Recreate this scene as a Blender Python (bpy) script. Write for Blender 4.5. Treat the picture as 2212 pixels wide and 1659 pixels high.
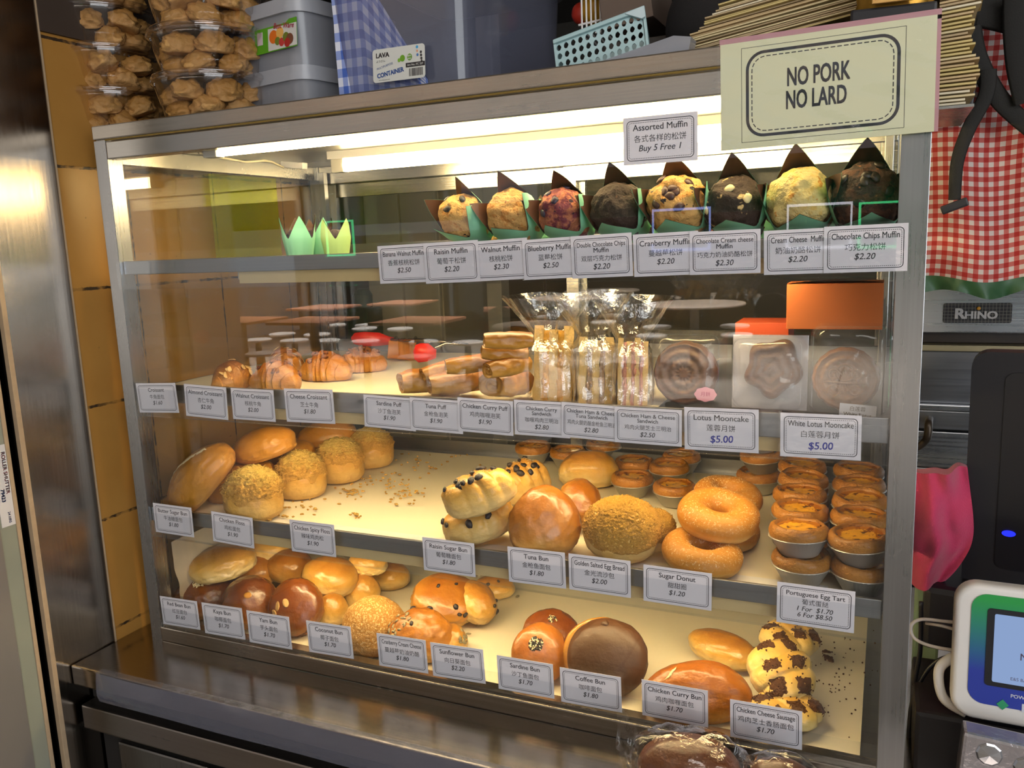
import bpy, bmesh, math, random
from mathutils import Vector, Matrix, Euler, noise
PI = math.pi
rnd = random.Random(7)
for o in list(bpy.data.objects):
    bpy.data.objects.remove(o, do_unlink=True)
SC = bpy.context.scene
COL = SC.collection

# ------------------------------------------------------------------ camera
# x runs along the cabinet front, y into the stall, z up; z = 0 is the counter top, the floor lies at z = FLOOR
FLOOR = -0.80
CAM = Vector((1.21294097, -1.03118569, 0.691821930))
YAW, PITCH, ROLL, FPX = 0.425639901, -0.168782382, -0.0386693360, math.exp(7.49831769)
FWD = Vector((-math.sin(YAW) * math.cos(PITCH), math.cos(YAW) * math.cos(PITCH), math.sin(PITCH)))
_r0 = Vector((math.cos(YAW), math.sin(YAW), 0)); _u0 = _r0.cross(FWD)
RGT = _r0 * math.cos(ROLL) + _u0 * math.sin(ROLL)
UPV = _u0 * math.cos(ROLL) - _r0 * math.sin(ROLL)
cd = bpy.data.cameras.new('camera'); cam = bpy.data.objects.new('camera', cd); COL.objects.link(cam)
m3 = Matrix((RGT, UPV, -FWD)).transposed()
cam.matrix_world = Matrix.Translation(CAM) @ m3.to_4x4()
cd.sensor_width = 36.0; cd.lens = FPX / 2212 * 36.0; cd.clip_start = 0.02; cd.clip_end = 200
SC.camera = cam

def at(px, py, ax, val):
    """the point of the plane (axis ax = val) that shows at pixel px, py of the photograph"""
    d = FWD + RGT * ((px - 1106) / FPX) + UPV * ((829.5 - py) / FPX)
    return CAM + d * ((val - CAM[ax]) / d[ax])
def depth(P): return (Vector(P) - CAM).dot(FWD)
def mpp(P): return depth(P) / FPX                    # metres per pixel there

# ------------------------------------------------------------------ light and exposure
SC.view_settings.view_transform = 'Standard'; SC.view_settings.look = 'None'
SC.view_settings.gamma = 1.0; SC.view_settings.use_curve_mapping = False
SC.view_settings.exposure = 0.0
SC.cycles.use_denoising = True
SC.cycles.max_bounces = 10; SC.cycles.transparent_max_bounces = 24
SC.cycles.caustics_reflective = False; SC.cycles.caustics_refractive = False
SC.cycles.sample_clamp_indirect = 6.0
W = bpy.data.worlds.new('sky'); SC.world = W; W.use_nodes = True
wn = W.node_tree; wn.nodes['Background'].inputs[0].default_value = (0.86, 0.93, 1.0, 1); wn.nodes['Background'].inputs[1].default_value = 0.5
def area(name, loc, target, sx, sy, power, col, spread=PI):
    l = bpy.data.lights.new(name, 'AREA'); l.shape = 'RECTANGLE'; l.size = sx; l.size_y = sy; l.energy = power; l.color = col; l.spread = spread
    o = bpy.data.objects.new(name, l); COL.objects.link(o); o.location = loc
    o.rotation_euler = (Vector(target) - Vector(loc)).to_track_quat('-Z', 'Y').to_euler()
    return o
# daylight that comes in through the open side of the food court, and the court's ceiling lamps
area('daylight_opening', (6.0, -5.2, 1.0), (0.6, 0, 0.3), 5.0, 3.2, 230, (0.93, 0.97, 1.0))
area('court_ceiling_light', (1.9, -2.1, 2.3), (1.1, -0.6, 0.2), 1.8, 1.0, 30, (1.0, 0.95, 0.91))
area('court_ceiling_light', (-2.5, -8.0, 2.3), (-2.5, -7.99, -1), 10.0, 3.4, 1300, (1.0, 0.97, 0.94), 1.15)

# ------------------------------------------------------------------ helpers
def lin(c):
    return tuple(((x / 12.92) if x <= 0.04045 else ((x + 0.055) / 1.055) ** 2.4) for x in c)
def hexc(h):
    return lin(tuple(int(h[i:i + 2], 16) / 255 for i in (0, 2, 4)))
MATS = {}
class N:
    """small node-tree writer"""
    def __init__(s, name):
        s.m = bpy.data.materials.new(name); s.m.use_nodes = True; s.t = s.m.node_tree; s.t.nodes.clear()
        s.out = s.t.nodes.new('ShaderNodeOutputMaterial')
    def n(s, typ, **kw):
        nd = s.t.nodes.new('ShaderNode' + typ)
        for k, v in kw.items():
            if k.startswith('_'): setattr(nd, k[1:], v)
            else:
                key = k.replace('__', ' ')
                if key.startswith('i') and key[1:].isdigit(): sock = nd.inputs[int(key[1:])]
                else: sock = nd.inputs[key]
                if hasattr(v, 'is_output') or isinstance(v, bpy.types.NodeSocket): s.t.links.new(v, sock)
                else:
                    if isinstance(v, tuple) and len(v) == 3 and sock.type == 'RGBA': v = v + (1,)
                    sock.default_value = v
        return nd
    def ramp(s, fac, stops, interp='LINEAR'):
        nd = s.t.nodes.new('ShaderNodeValToRGB'); s.t.links.new(fac, nd.inputs[0]); cr = nd.color_ramp; cr.interpolation = interp
        while len(cr.elements) < len(stops): cr.elements.new(0.5)
        for e, (p, c) in zip(cr.elements, stops): e.position = p; e.color = tuple(c) + (1,) if len(c) == 3 else c
        return nd.outputs[0]
    def mix(s, fac, a, b, mode='MIX'):
        nd = s.t.nodes.new('ShaderNodeMix'); nd.data_type = 'RGBA'; nd.blend_type = mode
        for sock, v in ((nd.inputs[0], fac), (nd.inputs[6], a), (nd.inputs[7], b)):
            if isinstance(v, bpy.types.NodeSocket): s.t.links.new(v, sock)
            else: sock.default_value = (v + (1,)) if isinstance(v, tuple) and len(v) == 3 else v
        return nd.outputs[2]
    def math(s, op, a, b=0.0, c=0.0):
        nd = s.t.nodes.new('ShaderNodeMath'); nd.operation = op
        for sock, v in zip(nd.inputs, (a, b, c)):
            if isinstance(v, bpy.types.NodeSocket): s.t.links.new(v, sock)
            else: sock.default_value = v
        return nd.outputs[0]
    def coord(s, which='Object', scale=None, rot=None):
        c = s.t.nodes.new('ShaderNodeTexCoord').outputs[which]
        if scale is not None or rot is not None:
            mp = s.t.nodes.new('ShaderNodeMapping'); s.t.links.new(c, mp.inputs[0])
            if scale is not None: mp.inputs['Scale'].default_value = scale
            if rot is not None: mp.inputs['Rotation'].default_value = rot
            c = mp.outputs[0]
        return c
    def noise(s, vec, scale, detail=4, rough=0.55, col=False):
        return s.n('TexNoise', Vector=vec, Scale=scale, Detail=detail, Roughness=rough).outputs[1 if col else 0]
    def bump(s, h, strength, dist=0.002):
        return s.n('Bump', Height=h, Strength=strength, Distance=dist).outputs[0]
    def done(s, sh):
        s.t.links.new(sh if isinstance(sh, bpy.types.NodeSocket) else sh.outputs[0], s.out.inputs[0]); return s.m

def flat(name, col, rough=0.5, metal=0.0, var=0.0, vscale=40, bump=0.0, bscale=200, spec=0.5, coat=0.0, sheen=0.0):
    """plain painted / plastic / cloth surface with a little colour variation and bump"""
    if name in MATS: return MATS[name]
    w = N(name); c = w.coord('Object')
    base = tuple(col)
    if var: base = w.mix(w.noise(c, vscale), tuple(x * (1 - var) for x in col), tuple(min(1, x * (1 + var)) for x in col))
    b = w.n('BsdfPrincipled', Base__Color=base, Roughness=rough, Metallic=metal, Specular__IOR__Level=spec, Coat__Weight=coat, Sheen__Weight=sheen)
    if bump: w.t.links.new(w.bump(w.noise(c, bscale), bump), b.inputs['Normal'])
    MATS[name] = w.done(b); return MATS[name]

def steel(name, col=(0.56, 0.56, 0.55), rough=0.32, axis=0, smear=0.5, spots=0.0):
    """brushed stainless steel, brushed along the given object axis"""
    if name in MATS: return MATS[name]
    w = N(name); sc = [260, 260, 260]; sc[axis] = 3
    c = w.coord('Object'); br = w.noise(w.coord('Object', tuple(sc)), 1.0, 3)
    sm = w.noise(c, 7, 5)
    rr = w.math('MULTIPLY_ADD', sm, smear * 0.35, rough - smear * 0.16)
    rr = w.math('MULTIPLY_ADD', br, 0.14, w.math('SUBTRACT', rr, 0.07))
    base = w.mix(br, tuple(x * 0.86 for x in col), tuple(min(1, x * 1.1) for x in col))
    if spots:
        sp = w.ramp(w.noise(c, 55, 6, 0.7), [(0.62, (0, 0, 0)), (0.72, (1, 1, 1))])
        base = w.mix(w.math('MULTIPLY', sp, spots), base, (0.16, 0.12, 0.09))
    b = w.n('BsdfPrincipled', Base__Color=base, Metallic=1.0, Roughness=rr)
    w.t.links.new(w.bump(br, 0.12, 0.0006), b.inputs['Normal'])
    MATS[name] = w.done(b); return MATS[name]

def glassy(name, tint=(1, 1, 1), gain=1.6, rough=0.0, haze=0.0, hazecol=(0.8, 0.8, 0.8), crumple=0.0, cscale=30, base_r=0.0):
    """thin clear sheet: see-through, with the mirror share of its two surfaces; haze is a film of dust or milkiness"""
    if name in MATS: return MATS[name]
    w = N(name)
    ge = w.n('NewGeometry'); nrm = ge.outputs['Normal']
    if crumple:
        c = w.coord('Object')
        v = w.n('TexVoronoi', Vector=w.mix(0.06, c, w.noise(c, cscale * 0.7, 3, col=True)), Scale=cscale).outputs[0]
        nrm = w.bump(w.math('ADD', v, w.math('MULTIPLY', w.noise(c, cscale * 1.6, 5), 0.7)), crumple, 0.01)
    ds = w.n('VectorMath', _operation='DOT_PRODUCT', i0=nrm, i1=ge.outputs['Incoming']).outputs['Value']
    k = w.math('POWER', w.math('SUBTRACT', 1.0, w.math('MINIMUM', w.math('ABSOLUTE', ds), 1.0)), 5.0)
    f = w.math('MINIMUM', w.math('ADD', w.math('MULTIPLY', w.math('MULTIPLY_ADD', k, 0.96, 0.04), gain), base_r), 0.95)
    tr = w.n('BsdfTransparent', Color=tint); gl = w.n('BsdfGlossy', Roughness=rough, Color=(1, 1, 1))
    if crumple: w.t.links.new(nrm, gl.inputs['Normal'])
    body = tr.outputs[0]
    if haze:
        df = w.n('BsdfDiffuse', Color=hazecol)
        body = w.n('MixShader', i0=haze, i1=tr.outputs[0], i2=df.outputs[0]).outputs[0]
    mx = w.n('MixShader', i0=f, i1=body, i2=gl.outputs[0])
    MATS[name] = w.done(mx); return MATS[name]

def glow(name, col, strength):
    if name in MATS: return MATS[name]
    w = N(name); MATS[name] = w.done(w.n('Emission', Color=col, Strength=strength)); return MATS[name]

# ---- mesh building
class MB:
    def __init__(s): s.b = bmesh.new()
    def box(s, x0, x1, y0, y1, z0, z1, bev=0.0, M=None):
        vs = [s.b.verts.new(p) for p in ((x0, y0, z0), (x1, y0, z0), (x1, y1, z0), (x0, y1, z0), (x0, y0, z1), (x1, y0, z1), (x1, y1, z1), (x0, y1, z1))]
        fs = [s.b.faces.new([vs[i] for i in q]) for q in ((0, 3, 2, 1), (4, 5, 6, 7), (0, 1, 5, 4), (1, 2, 6, 5), (2, 3, 7, 6), (3, 0, 4, 7))]
        if bev:
            es = list({e for f in fs for e in f.edges})
            r = bmesh.ops.bevel(s.b, geom=es, offset=bev, segments=2, profile=0.6, affect='EDGES')
            vs = list({v for f in r['faces'] for v in f.verts} | {v for v in vs if v.is_valid})
        if M is not None:
            for v in vs: v.co = M @ v.co
        return s
    def quad(s, a, b, c, d):
        s.b.faces.new([s.b.verts.new(p) for p in (a, b, c, d)]); return s
    def grid(s, fn, nu, nv, wrap_u=False, wrap_v=False):
        vs = [[s.b.verts.new(fn(i / nu, j / nv)) for j in range(nv + (0 if wrap_v else 1))] for i in range(nu + (0 if wrap_u else 1))]
        nI, nJ = len(vs), len(vs[0])
        for i in range(nu):
            for j in range(nv):
                q = [vs[i][j], vs[(i + 1) % nI][j], vs[(i + 1) % nI][(j + 1) % nJ], vs[i][(j + 1) % nJ]]
                try: s.b.faces.new(q)
                except ValueError: pass
        return s
    def lathe(s, prof, n=32, c=(0, 0, 0), fn=None, cap=True):
        """prof: list of (r, z); fn(angle, r, z) -> (r, z) varies it round the axis"""
        rings = []
        for (r, z) in prof:
            ring = []
            for k in range(n):
                a = 2 * PI * k / n; rr, zz = (r, z) if fn is None else fn(a, r, z)
                ring.append(s.b.verts.new((c[0] + rr * math.cos(a), c[1] + rr * math.sin(a), c[2] + zz)))
            rings.append(ring)
        for A, B in zip(rings, rings[1:]):
            for k in range(n): s.b.faces.new((A[k], A[(k + 1) % n], B[(k + 1) % n], B[k]))
        if cap:
            if prof[0][0] > 1e-5: s.b.faces.new(list(reversed(rings[0])))
            if prof[-1][0] > 1e-5: s.b.faces.new(rings[-1])
        return s
    def tube(s, pts, r, n=8, closed=False):
        pts = [Vector(p) for p in pts]; rings = []; prev = None
        for i, p in enumerate(pts):
            if closed: t = pts[(i + 1) % len(pts)] - pts[i - 1]
            else: t = pts[min(i + 1, len(pts) - 1)] - pts[max(i - 1, 0)]
            t.normalize()
            if prev is None:
                a = Vector((0, 0, 1)) if abs(t.z) < 0.9 else Vector((1, 0, 0)); u = t.cross(a).normalized()
            else:
                u = (prev - t * prev.dot(t)).normalized()
            prev = u; v = t.cross(u); rad = r[i] if isinstance(r, (list, tuple)) else r
            rings.append([s.b.verts.new(p + (u * math.cos(2 * PI * k / n) + v * math.sin(2 * PI * k / n)) * rad) for k in range(n)])
        m = len(rings)
        for i in range(m if closed else m - 1):
            A, B = rings[i], rings[(i + 1) % m]
            for k in range(n): s.b.faces.new((A[k], A[(k + 1) % n], B[(k + 1) % n], B[k]))
        if not closed:
            s.b.faces.new(list(reversed(rings[0]))); s.b.faces.new(rings[-1])
        return s
    def prism(s, poly, d, M=None):
        """poly: 2-D outline, pushed out along +z by d (then moved by M)"""
        lo = [s.b.verts.new((x, y, 0)) for x, y in poly]; hi = [s.b.verts.new((x, y, d)) for x, y in poly]
        n = len(poly); s.b.faces.new(list(reversed(lo))); s.b.faces.new(hi)
        for k in range(n): s.b.faces.new((lo[k], lo[(k + 1) % n], hi[(k + 1) % n], hi[k]))
        if M is not None:
            for v in lo + hi: v.co = M @ v.co
        return s
    def blob(s, c, r, seed=0.0, lump=0.15, sub=2, rot=None):
        """small lumpy ellipsoid"""
        g = bmesh.ops.create_icosphere(s.b, subdivisions=sub, radius=1.0)['verts']
        R = rot.to_matrix() if rot is not None else None
        for v in g:
            n = v.co.copy(); d = 1 + lump * noise.noise(n * 1.7 + Vector((seed, seed * 1.3, -seed)))
            p = Vector((n.x * r[0] * d, n.y * r[1] * d, n.z * r[2] * d))
            if R is not None: p = R @ p
            v.co = p + Vector(c)
        return s
    def mesh(s, name, mt, smooth=False):
        me = bpy.data.meshes.new(name); bmesh.ops.recalc_face_normals(s.b, faces=s.b.faces[:]); s.b.to_mesh(me); s.b.free()
        for m_ in (mt if isinstance(mt, (list, tuple)) else [mt]): me.materials.append(m_)
        if smooth: me.polygons.foreach_set('use_smooth', [True] * len(me.polygons))
        return me
    def build(s, name, mt, parent=None, smooth=False, loc=None, rot=None):
        o = bpy.data.objects.new(name, s.mesh(name, mt, smooth)); COL.objects.link(o)
        if smooth == 'auto': o.data.set_sharp_from_angle(angle=0.7)
        if parent is not None: o.parent = parent
        if loc is not None: o.location = loc
        if rot is not None: o.rotation_euler = rot
        return o
def smooth_path(pts, k=8):
    P = [Vector(p) for p in pts]; out = []
    for i in range(len(P) - 1):
        a, b, c, d = P[max(i - 1, 0)], P[i], P[i + 1], P[min(i + 2, len(P) - 1)]
        for j in range(k):
            t = j / k; out.append(0.5 * ((2 * b) + (c - a) * t + (2 * a - 5 * b + 4 * c - d) * t * t + (-a + 3 * b - 3 * c + d) * t ** 3))
    return out + [P[-1]]
def rrect(w, h, r, n=6, cx=0.0, cy=0.0):
    pts = []
    for (sx, sy, a0) in ((1, 1, 0), (-1, 1, PI / 2), (-1, -1, PI), (1, -1, 1.5 * PI)):
        for k in range(n + 1):
            a = a0 + PI / 2 * k / n
            pts.append((cx + sx * (w / 2 - r) + r * math.cos(a), cy + sy * (h / 2 - r) + r * math.sin(a)))
    return pts
def tag(o, label=None, cat=None, group=None, kind=None):
    if label: o['label'] = label
    if cat: o['category'] = cat
    if group: o['group'] = group
    if kind: o['kind'] = kind
    return o
def thing(name, label, cat, loc=(0, 0, 0), rot=(0, 0, 0), group=None):
    o = bpy.data.objects.new(name, None); COL.objects.link(o); o.location = loc; o.rotation_euler = rot; o.empty_display_size = 0.02
    return tag(o, label, cat, group)
def struct(name, mb, m, label=None, smooth=False):
    return tag(mb.build(name, m, None, smooth), label, None, None, 'structure')
def copy_tree(o, parent=None):
    c = o.copy(); COL.objects.link(c); c.parent = parent
    for ch in KIDS(o): copy_tree(ch, c)
    return c
def KIDS(o): return [c for c in list(COL.objects) if c.parent == o]

_TXT = {}
def text_polys(body, bold=0.0, italic=0.0):
    """outline mesh of a line of lettering, size 1: (verts, faces, width)"""
    key = (body, bold, italic)
    if key in _TXT: return _TXT[key]
    c = bpy.data.curves.new('lettering', 'FONT'); c.body = body; c.size = 1.0; c.resolution_u = 3
    o = bpy.data.objects.new('lettering', c); COL.objects.link(o); bpy.context.view_layer.update()
    me = bpy.data.meshes.new_from_object(o.evaluated_get(bpy.context.evaluated_depsgraph_get()))
    vs = [(v.co.x + italic * v.co.y, v.co.y) for v in me.vertices]; fs = [tuple(p.vertices) for p in me.polygons]; n = len(vs)
    if bold:                                             # heavier strokes: the outline laid down again, a hair to each side
        base, bf = vs, fs; vs, fs = [], []
        for q, (dx, dy) in enumerate(((-1, -1), (1, -1), (-1, 1), (1, 1))):
            vs += [(x + dx * bold * 1.3, y + dy * bold * 0.9) for x, y in base]; fs += [tuple(i + q * n for i in f) for f in bf]
    bpy.data.objects.remove(o); bpy.data.curves.remove(c); bpy.data.meshes.remove(me)
    x0 = min(v[0] for v in vs); x1 = max(v[0] for v in vs)
    vs = [(x - x0, y) for x, y in vs]
    _TXT[key] = (vs, fs, x1 - x0); return _TXT[key]
def letter(mb, body, cx, cy, size, maxw=None, bold=0.0, italic=0.0, angle=0.0, align='C', M=None, squash=1.0):
    """adds lettering to mb in the local x/z plane (facing -y), centred on cx; cy is the baseline"""
    vs, fs, w = text_polys(body, bold, italic)
    sx = size * squash
    if maxw and w * sx > maxw: sx = maxw / w
    ox = {'C': -w * sx / 2, 'L': 0, 'R': -w * sx}[align]; ca, sa = math.cos(angle), math.sin(angle)
    out = []
    for x, y in vs:
        X, Y = ox + x * sx, y * size
        p = Vector((cx + X * ca - Y * sa, -0.00003 * (len(out) * 4 // len(vs)) if bold else 0, cy + X * sa + Y * ca))
        out.append(mb.b.verts.new(M @ p if M is not None else p))
    for f in fs:
        try: mb.b.faces.new([out[i] for i in f])
        except ValueError: pass
    return mb
def frame_band(mb, w, h, r, t, y=0.0, cx=0.0, cy=0.0, dash=0, gap=0.5, n=8):
    """rounded outline of thickness t in the x/z plane; dash > 0 draws it as that many dashes"""
    A = rrect(w, h, r, n, cx, cy); B = rrect(w - 2 * t, h - 2 * t, max(r - t, 0.0004), n, cx, cy)
    if not dash:
        va = [mb.b.verts.new((x, y, z)) for x, z in A]; vb = [mb.b.verts.new((x, y, z)) for x, z in B]
        k = len(va)
        for i in range(k): mb.b.faces.new((va[i], va[(i + 1) % k], vb[(i + 1) % k], vb[i]))
        return mb
    L = [0.0]
    for i in range(len(A)):
        a, b = A[i], A[(i + 1) % len(A)]; L.append(L[-1] + math.hypot(b[0] - a[0], b[1] - a[1]))
    def pt(P, s):
        s %= L[-1]
        for i in range(len(A)):
            if L[i + 1] >= s:
                f = (s - L[i]) / max(L[i + 1] - L[i], 1e-9); a, b = P[i], P[(i + 1) % len(P)]
                return (a[0] + (b[0] - a[0]) * f, y, a[1] + (b[1] - a[1]) * f)
    for k in range(dash):
        s0 = L[-1] * k / dash; s1 = s0 + L[-1] / dash * (1 - gap)
        mb.quad(pt(A, s0), pt(A, s1), pt(B, s1), pt(B, s0))
    return mb

# ------------------------------------------------------------------ materials
STEEL = steel('brushed_steel', (0.46, 0.45, 0.43), 0.24, 0)
STEELV = steel('brushed_steel_upright', (0.37, 0.375, 0.385), 0.28, 2)
STEELW = steel('worn_steel', (0.40, 0.37, 0.33), 0.22, 0, 0.7, 0.25)
CLAD = steel('wall_cladding_steel', (0.25, 0.215, 0.18), 0.19, 2, 0.6, 0.2)
GREYALU = steel('grey_aluminium', (0.50, 0.52, 0.55), 0.38, 0, 0.3)
DARK = flat('dark_recess', hexc('1c1816'), 0.7)
BLACKP = flat('black_plastic', hexc('15141a'), 0.45, bump=0.03, bscale=600)
CREAMP = flat('cream_edge', hexc('b59c7e'), 0.55, var=0.15, vscale=60)
GREYGREEN = flat('grey_green_paint', hexc('8f9184'), 0.5, var=0.06, vscale=20)
WHITEP = flat('white_plastic', hexc('eeeae6'), 0.35)
PAPERW = flat('card_paper', hexc('e9e4e8'), 0.75)
INK = flat('black_ink', hexc('23232a'), 0.6)
BLUEINK = flat('blue_pen_ink', hexc('18289a'), 0.5)
SLEEVE = glassy('clear_sleeve', gain=1.3, rough=0.06, crumple=0.10, cscale=45)
HOLDER = glassy('clear_acrylic_strip', (0.96, 0.97, 0.98), gain=0.8, rough=0.03)
PANE = glassy('window_glass', (0.985, 0.99, 0.985), gain=0.95)
PANE_SIDE = glassy('side_glass', (0.97, 0.98, 0.97), gain=0.8, haze=0.02, hazecol=(0.5, 0.45, 0.3))
TUBE = glow('fluorescent_tube', (1.0, 0.75, 0.37), 56.0)
def tile_mat():
    w = N('yellow_wall_tile'); c = w.n('SeparateXYZ', i0=w.coord('Object')).outputs
    # rows of 0.205 m, joints at z = 0.024 + k * 0.205; columns of 0.215 m along y from y = 0.107
    z = w.math('FRACT', w.math('DIVIDE', w.math('SUBTRACT', c[2], 0.024 - 2.05), 0.205))
    y = w.math('FRACT', w.math('DIVIDE', w.math('SUBTRACT', c[1], 0.107 - 2.15), 0.215))
    nz = w.noise(w.coord('Object'), 90, 3)
    wd = w.math('MULTIPLY', nz, 0.024)
    jz = w.math('LESS_THAN', w.math('MINIMUM', z, w.math('SUBTRACT', 1.0, z)), wd)
    jy = w.math('LESS_THAN', w.math('MINIMUM', y, w.math('SUBTRACT', 1.0, y)), w.math('MULTIPLY', nz, 0.016))
    j = w.math('MULTIPLY', w.math('MAXIMUM', jz, jy), w.ramp(w.noise(w.coord('Object'), 35, 2), [(0.42, (0.25, 0.25, 0.25)), (0.55, (1, 1, 1))]))
    n = w.noise(w.coord('Object'), 9, 5)
    base = w.mix(n, hexc('a87434'), hexc('bb8a44'))
    base = w.mix(w.ramp(w.noise(w.coord('Object'), 60, 4), [(0.70, (0, 0, 0)), (0.76, (1, 1, 1))]), base, hexc('7d5a2a'))
    base = w.mix(j, base, hexc('3a2c20'))
    b = w.n('BsdfPrincipled', Base__Color=base, Roughness=0.38)
    w.t.links.new(w.bump(w.math('SUBTRACT', w.math('MULTIPLY', n, 0.2), j), 0.3, 0.002), b.inputs['Normal'])
    return w.done(b)
TILE = tile_mat()
def floor_mat():
    w = N('court_floor'); c = w.coord('Object')
    br = w.n('TexBrick', Vector=c, Color1=hexc('9b938a'), Color2=hexc('8d857d'), Mortar=hexc('6a625a'), Scale=1.0, Mortar__Size=0.006, Row__Height=0.4, Brick__Width=0.4, _offset=0.0)
    return w.done(w.n('BsdfPrincipled', Base__Color=br.outputs[0], Roughness=0.3))

# ------------------------------------------------------------------ the setting
struct('floor', MB().box(-9, 9, -12, 3.2, FLOOR - 0.1, FLOOR), floor_mat())
struct('wall_left', MB().box(-0.16, -0.055, -0.033, 0.64, FLOOR, 1.056), TILE)
struct('wall_upper', MB().box(-0.16, -0.050, -0.033, 0.64, 1.0565, 1.7), flat('upper_wall_dark', hexc('40332a'), 0.6))
struct('wall_back', MB().box(-3.1, 4.2, 2.9, 3.0, FLOOR, 1.7), flat('kitchen_wall', hexc('4a443e'), 0.6, var=0.2, vscale=3))
struct('wall_front', MB().box(-4.0, -0.2005, -0.36, -0.16, FLOOR, 2.4), flat('neighbour_wall', hexc('8a7c6c'), 0.7, var=0.1, vscale=4))
struct('wall_right', MB().box(4.1, 4.2, -0.2, 2.9, FLOOR, 1.7), flat('kitchen_side_wall', hexc('39342f'), 0.6))
struct('wall_kitchen', MB().box(-3.1, -3.0, -0.155, 2.9, FLOOR, 1.7), flat('kitchen_side_wall', hexc('39342f'), 0.6))
struct('ceiling', MB().box(-3.1, 4.2, -0.25, 3.0, 1.7, 1.8), flat('kitchen_ceiling', hexc('5a5550'), 0.7))
struct('ceiling_court', MB().box(-9, 9, -10.5, -0.25, 2.4, 2.5), flat('court_ceiling', hexc('b9b3aa'), 0.8))
struct('wall_court', MB().box(-9, 9, -12, -11.8, FLOOR, 0.9), flat('court_far_wall', hexc('7d6f62'), 0.7))
# the steel-clad end of the wall, its cream edge trims and the shutter rail
struct('wall_cladding', MB().box(-0.20, -0.0545, -0.155, -0.034, FLOOR, 1.7, 0.001), CLAD)
struct('trim_1', MB().box(-0.058, -0.0525, -0.0345, -0.0325, FLOOR, 1.7).box(-0.062, -0.0520, -0.1625, -0.154, FLOOR, 1.7, 0.0006), CREAMP)
struct('trim_2', MB().box(-0.20, -0.085, -0.182, -0.160, FLOOR, 1.7), DARK)
struct('trim_3', MB().box(-0.062, -0.0520, -0.1875, -0.181, FLOOR, 1.7, 0.0006), CREAMP)
struct('trim_4', MB().box(-0.20, -0.054, -0.215, -0.1875, FLOOR, 1.7, 0.001), GREYGREEN)
struct('trim_5', MB().box(-0.20, -0.052, -0.36, -0.2152, FLOOR, 1.7), flat('rail_grey', hexc('8b8480'), 0.4, 0.4))
# the sticker of a shutter firm on the rail
sk = thing('sticker', 'white service sticker with red and blue lettering on the shutter rail', 'sticker', (-0.0535, -0.1975, 0.0))
SZ0, SZ1 = at(8, 1140, 0, -0.0535).z, at(5, 960, 0, -0.0535).z
MB().box(0, 0.0004, -0.0135, 0.0095, SZ0, SZ1).build('backing_paper', flat('sticker_white', hexc('d9d5d8'), 0.5), sk)
Ms = Matrix.Translation((0.0006, 0, 0)) @ Matrix(((0, 1, 0, 0), (0, 0, 1, 0), (1, 0, 0, 0), (0, 0, 0, 1))).to_4x4()
# letters read downwards: text x -> -z, text up -> -y... facing +x
Ms = Matrix(((0, 0, 0, 0.0007), (0, 0, 1, 0), (-1, 0, 0, 0), (0, 0, 0, 1)))
q = MB(); letter(q, 'ROLLER SHUTTER', -(SZ0 + SZ1) / 2 - 0.02, 0.0015, 0.0085, 0.085, 0.02, 0, 0, 'C', Ms); q.build('red_lettering', flat('sticker_red', hexc('c0303a'), 0.5), sk)
q = MB(); letter(q, '79423', -(SZ0 + SZ1) / 2 + 0.015, -0.0075, 0.0085, 0.06, 0.03, 0, 0, 'C', Ms); letter(q, '24 HRS', -(SZ0 + SZ1) / 2 + 0.052, -0.001, 0.006, 0.05, 0.02, 0, 0, 'C', Ms); q.build('blue_lettering', flat('sticker_blue', hexc('2d4b8e'), 0.5), sk)

# ------------------------------------------------------------------ the counter
ct = thing('counter', 'long stainless steel serving counter under the bread cabinet', 'counter', (0, 0, FLOOR))
MB().box(-0.053, 3.0, -0.128, 0.68, -FLOOR - 0.036, -FLOOR, 0.003).build('worktop', steel('worktop_steel', (0.38, 0.345, 0.31), 0.17, 0, 0.35), ct)
MB().box(-0.05, 3.0, -0.095, 0.66, -FLOOR - 0.075, -FLOOR - 0.0365).build('shadow_gap', DARK, ct)
MB().box(-0.045, 3.0, -0.125, -0.09, -FLOOR - 0.118, -FLOOR - 0.074, 0.003).build('front_rail', steel('rail_steel_dark', (0.33, 0.30, 0.28), 0.3, 0), ct)
MB().box(-0.05, 3.0, -0.085, 0.66, 0, -FLOOR - 0.075).build('carcass', DARK, ct)
for k in range(4):
    MB().box(0.0 + 0.62 * k, 0.56 + 0.62 * k, -0.098, -0.0855, 0.1, -FLOOR - 0.15, 0.004).build('door', steel('door_steel_dark', (0.30, 0.29, 0.28), 0.3, 2), ct)
# the folded clear plastic edge that hangs over the counter front
st = MB()
st.grid(lambda u, v: (0.012 + 2.2 * u, -0.131 - 0.0035 * math.sin(v * PI) - 0.002 * noise.noise(Vector((u * 14, v * 2, 0))), -0.0005 - 0.052 * v - 0.002 * noise.noise(Vector((u * 9, v, 3)))), 120, 8)
st.grid(lambda u, v: (0.012 + 2.2 * u, -0.131 + 0.014 * v, 0.0008 + 0.0004 * noise.noise(Vector((u * 20, v, 7)))), 120, 2)
tag(st.build('plastic_edge_strip', glassy('bluish_plastic', (0.78, 0.80, 0.90), gain=1.8, rough=0.12, haze=0.35, hazecol=(0.24, 0.25, 0.33), crumple=0.15, cscale=20), None, True),
    'bluish clear plastic strip folded over the front edge of the steel counter', 'edge strip')

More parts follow.
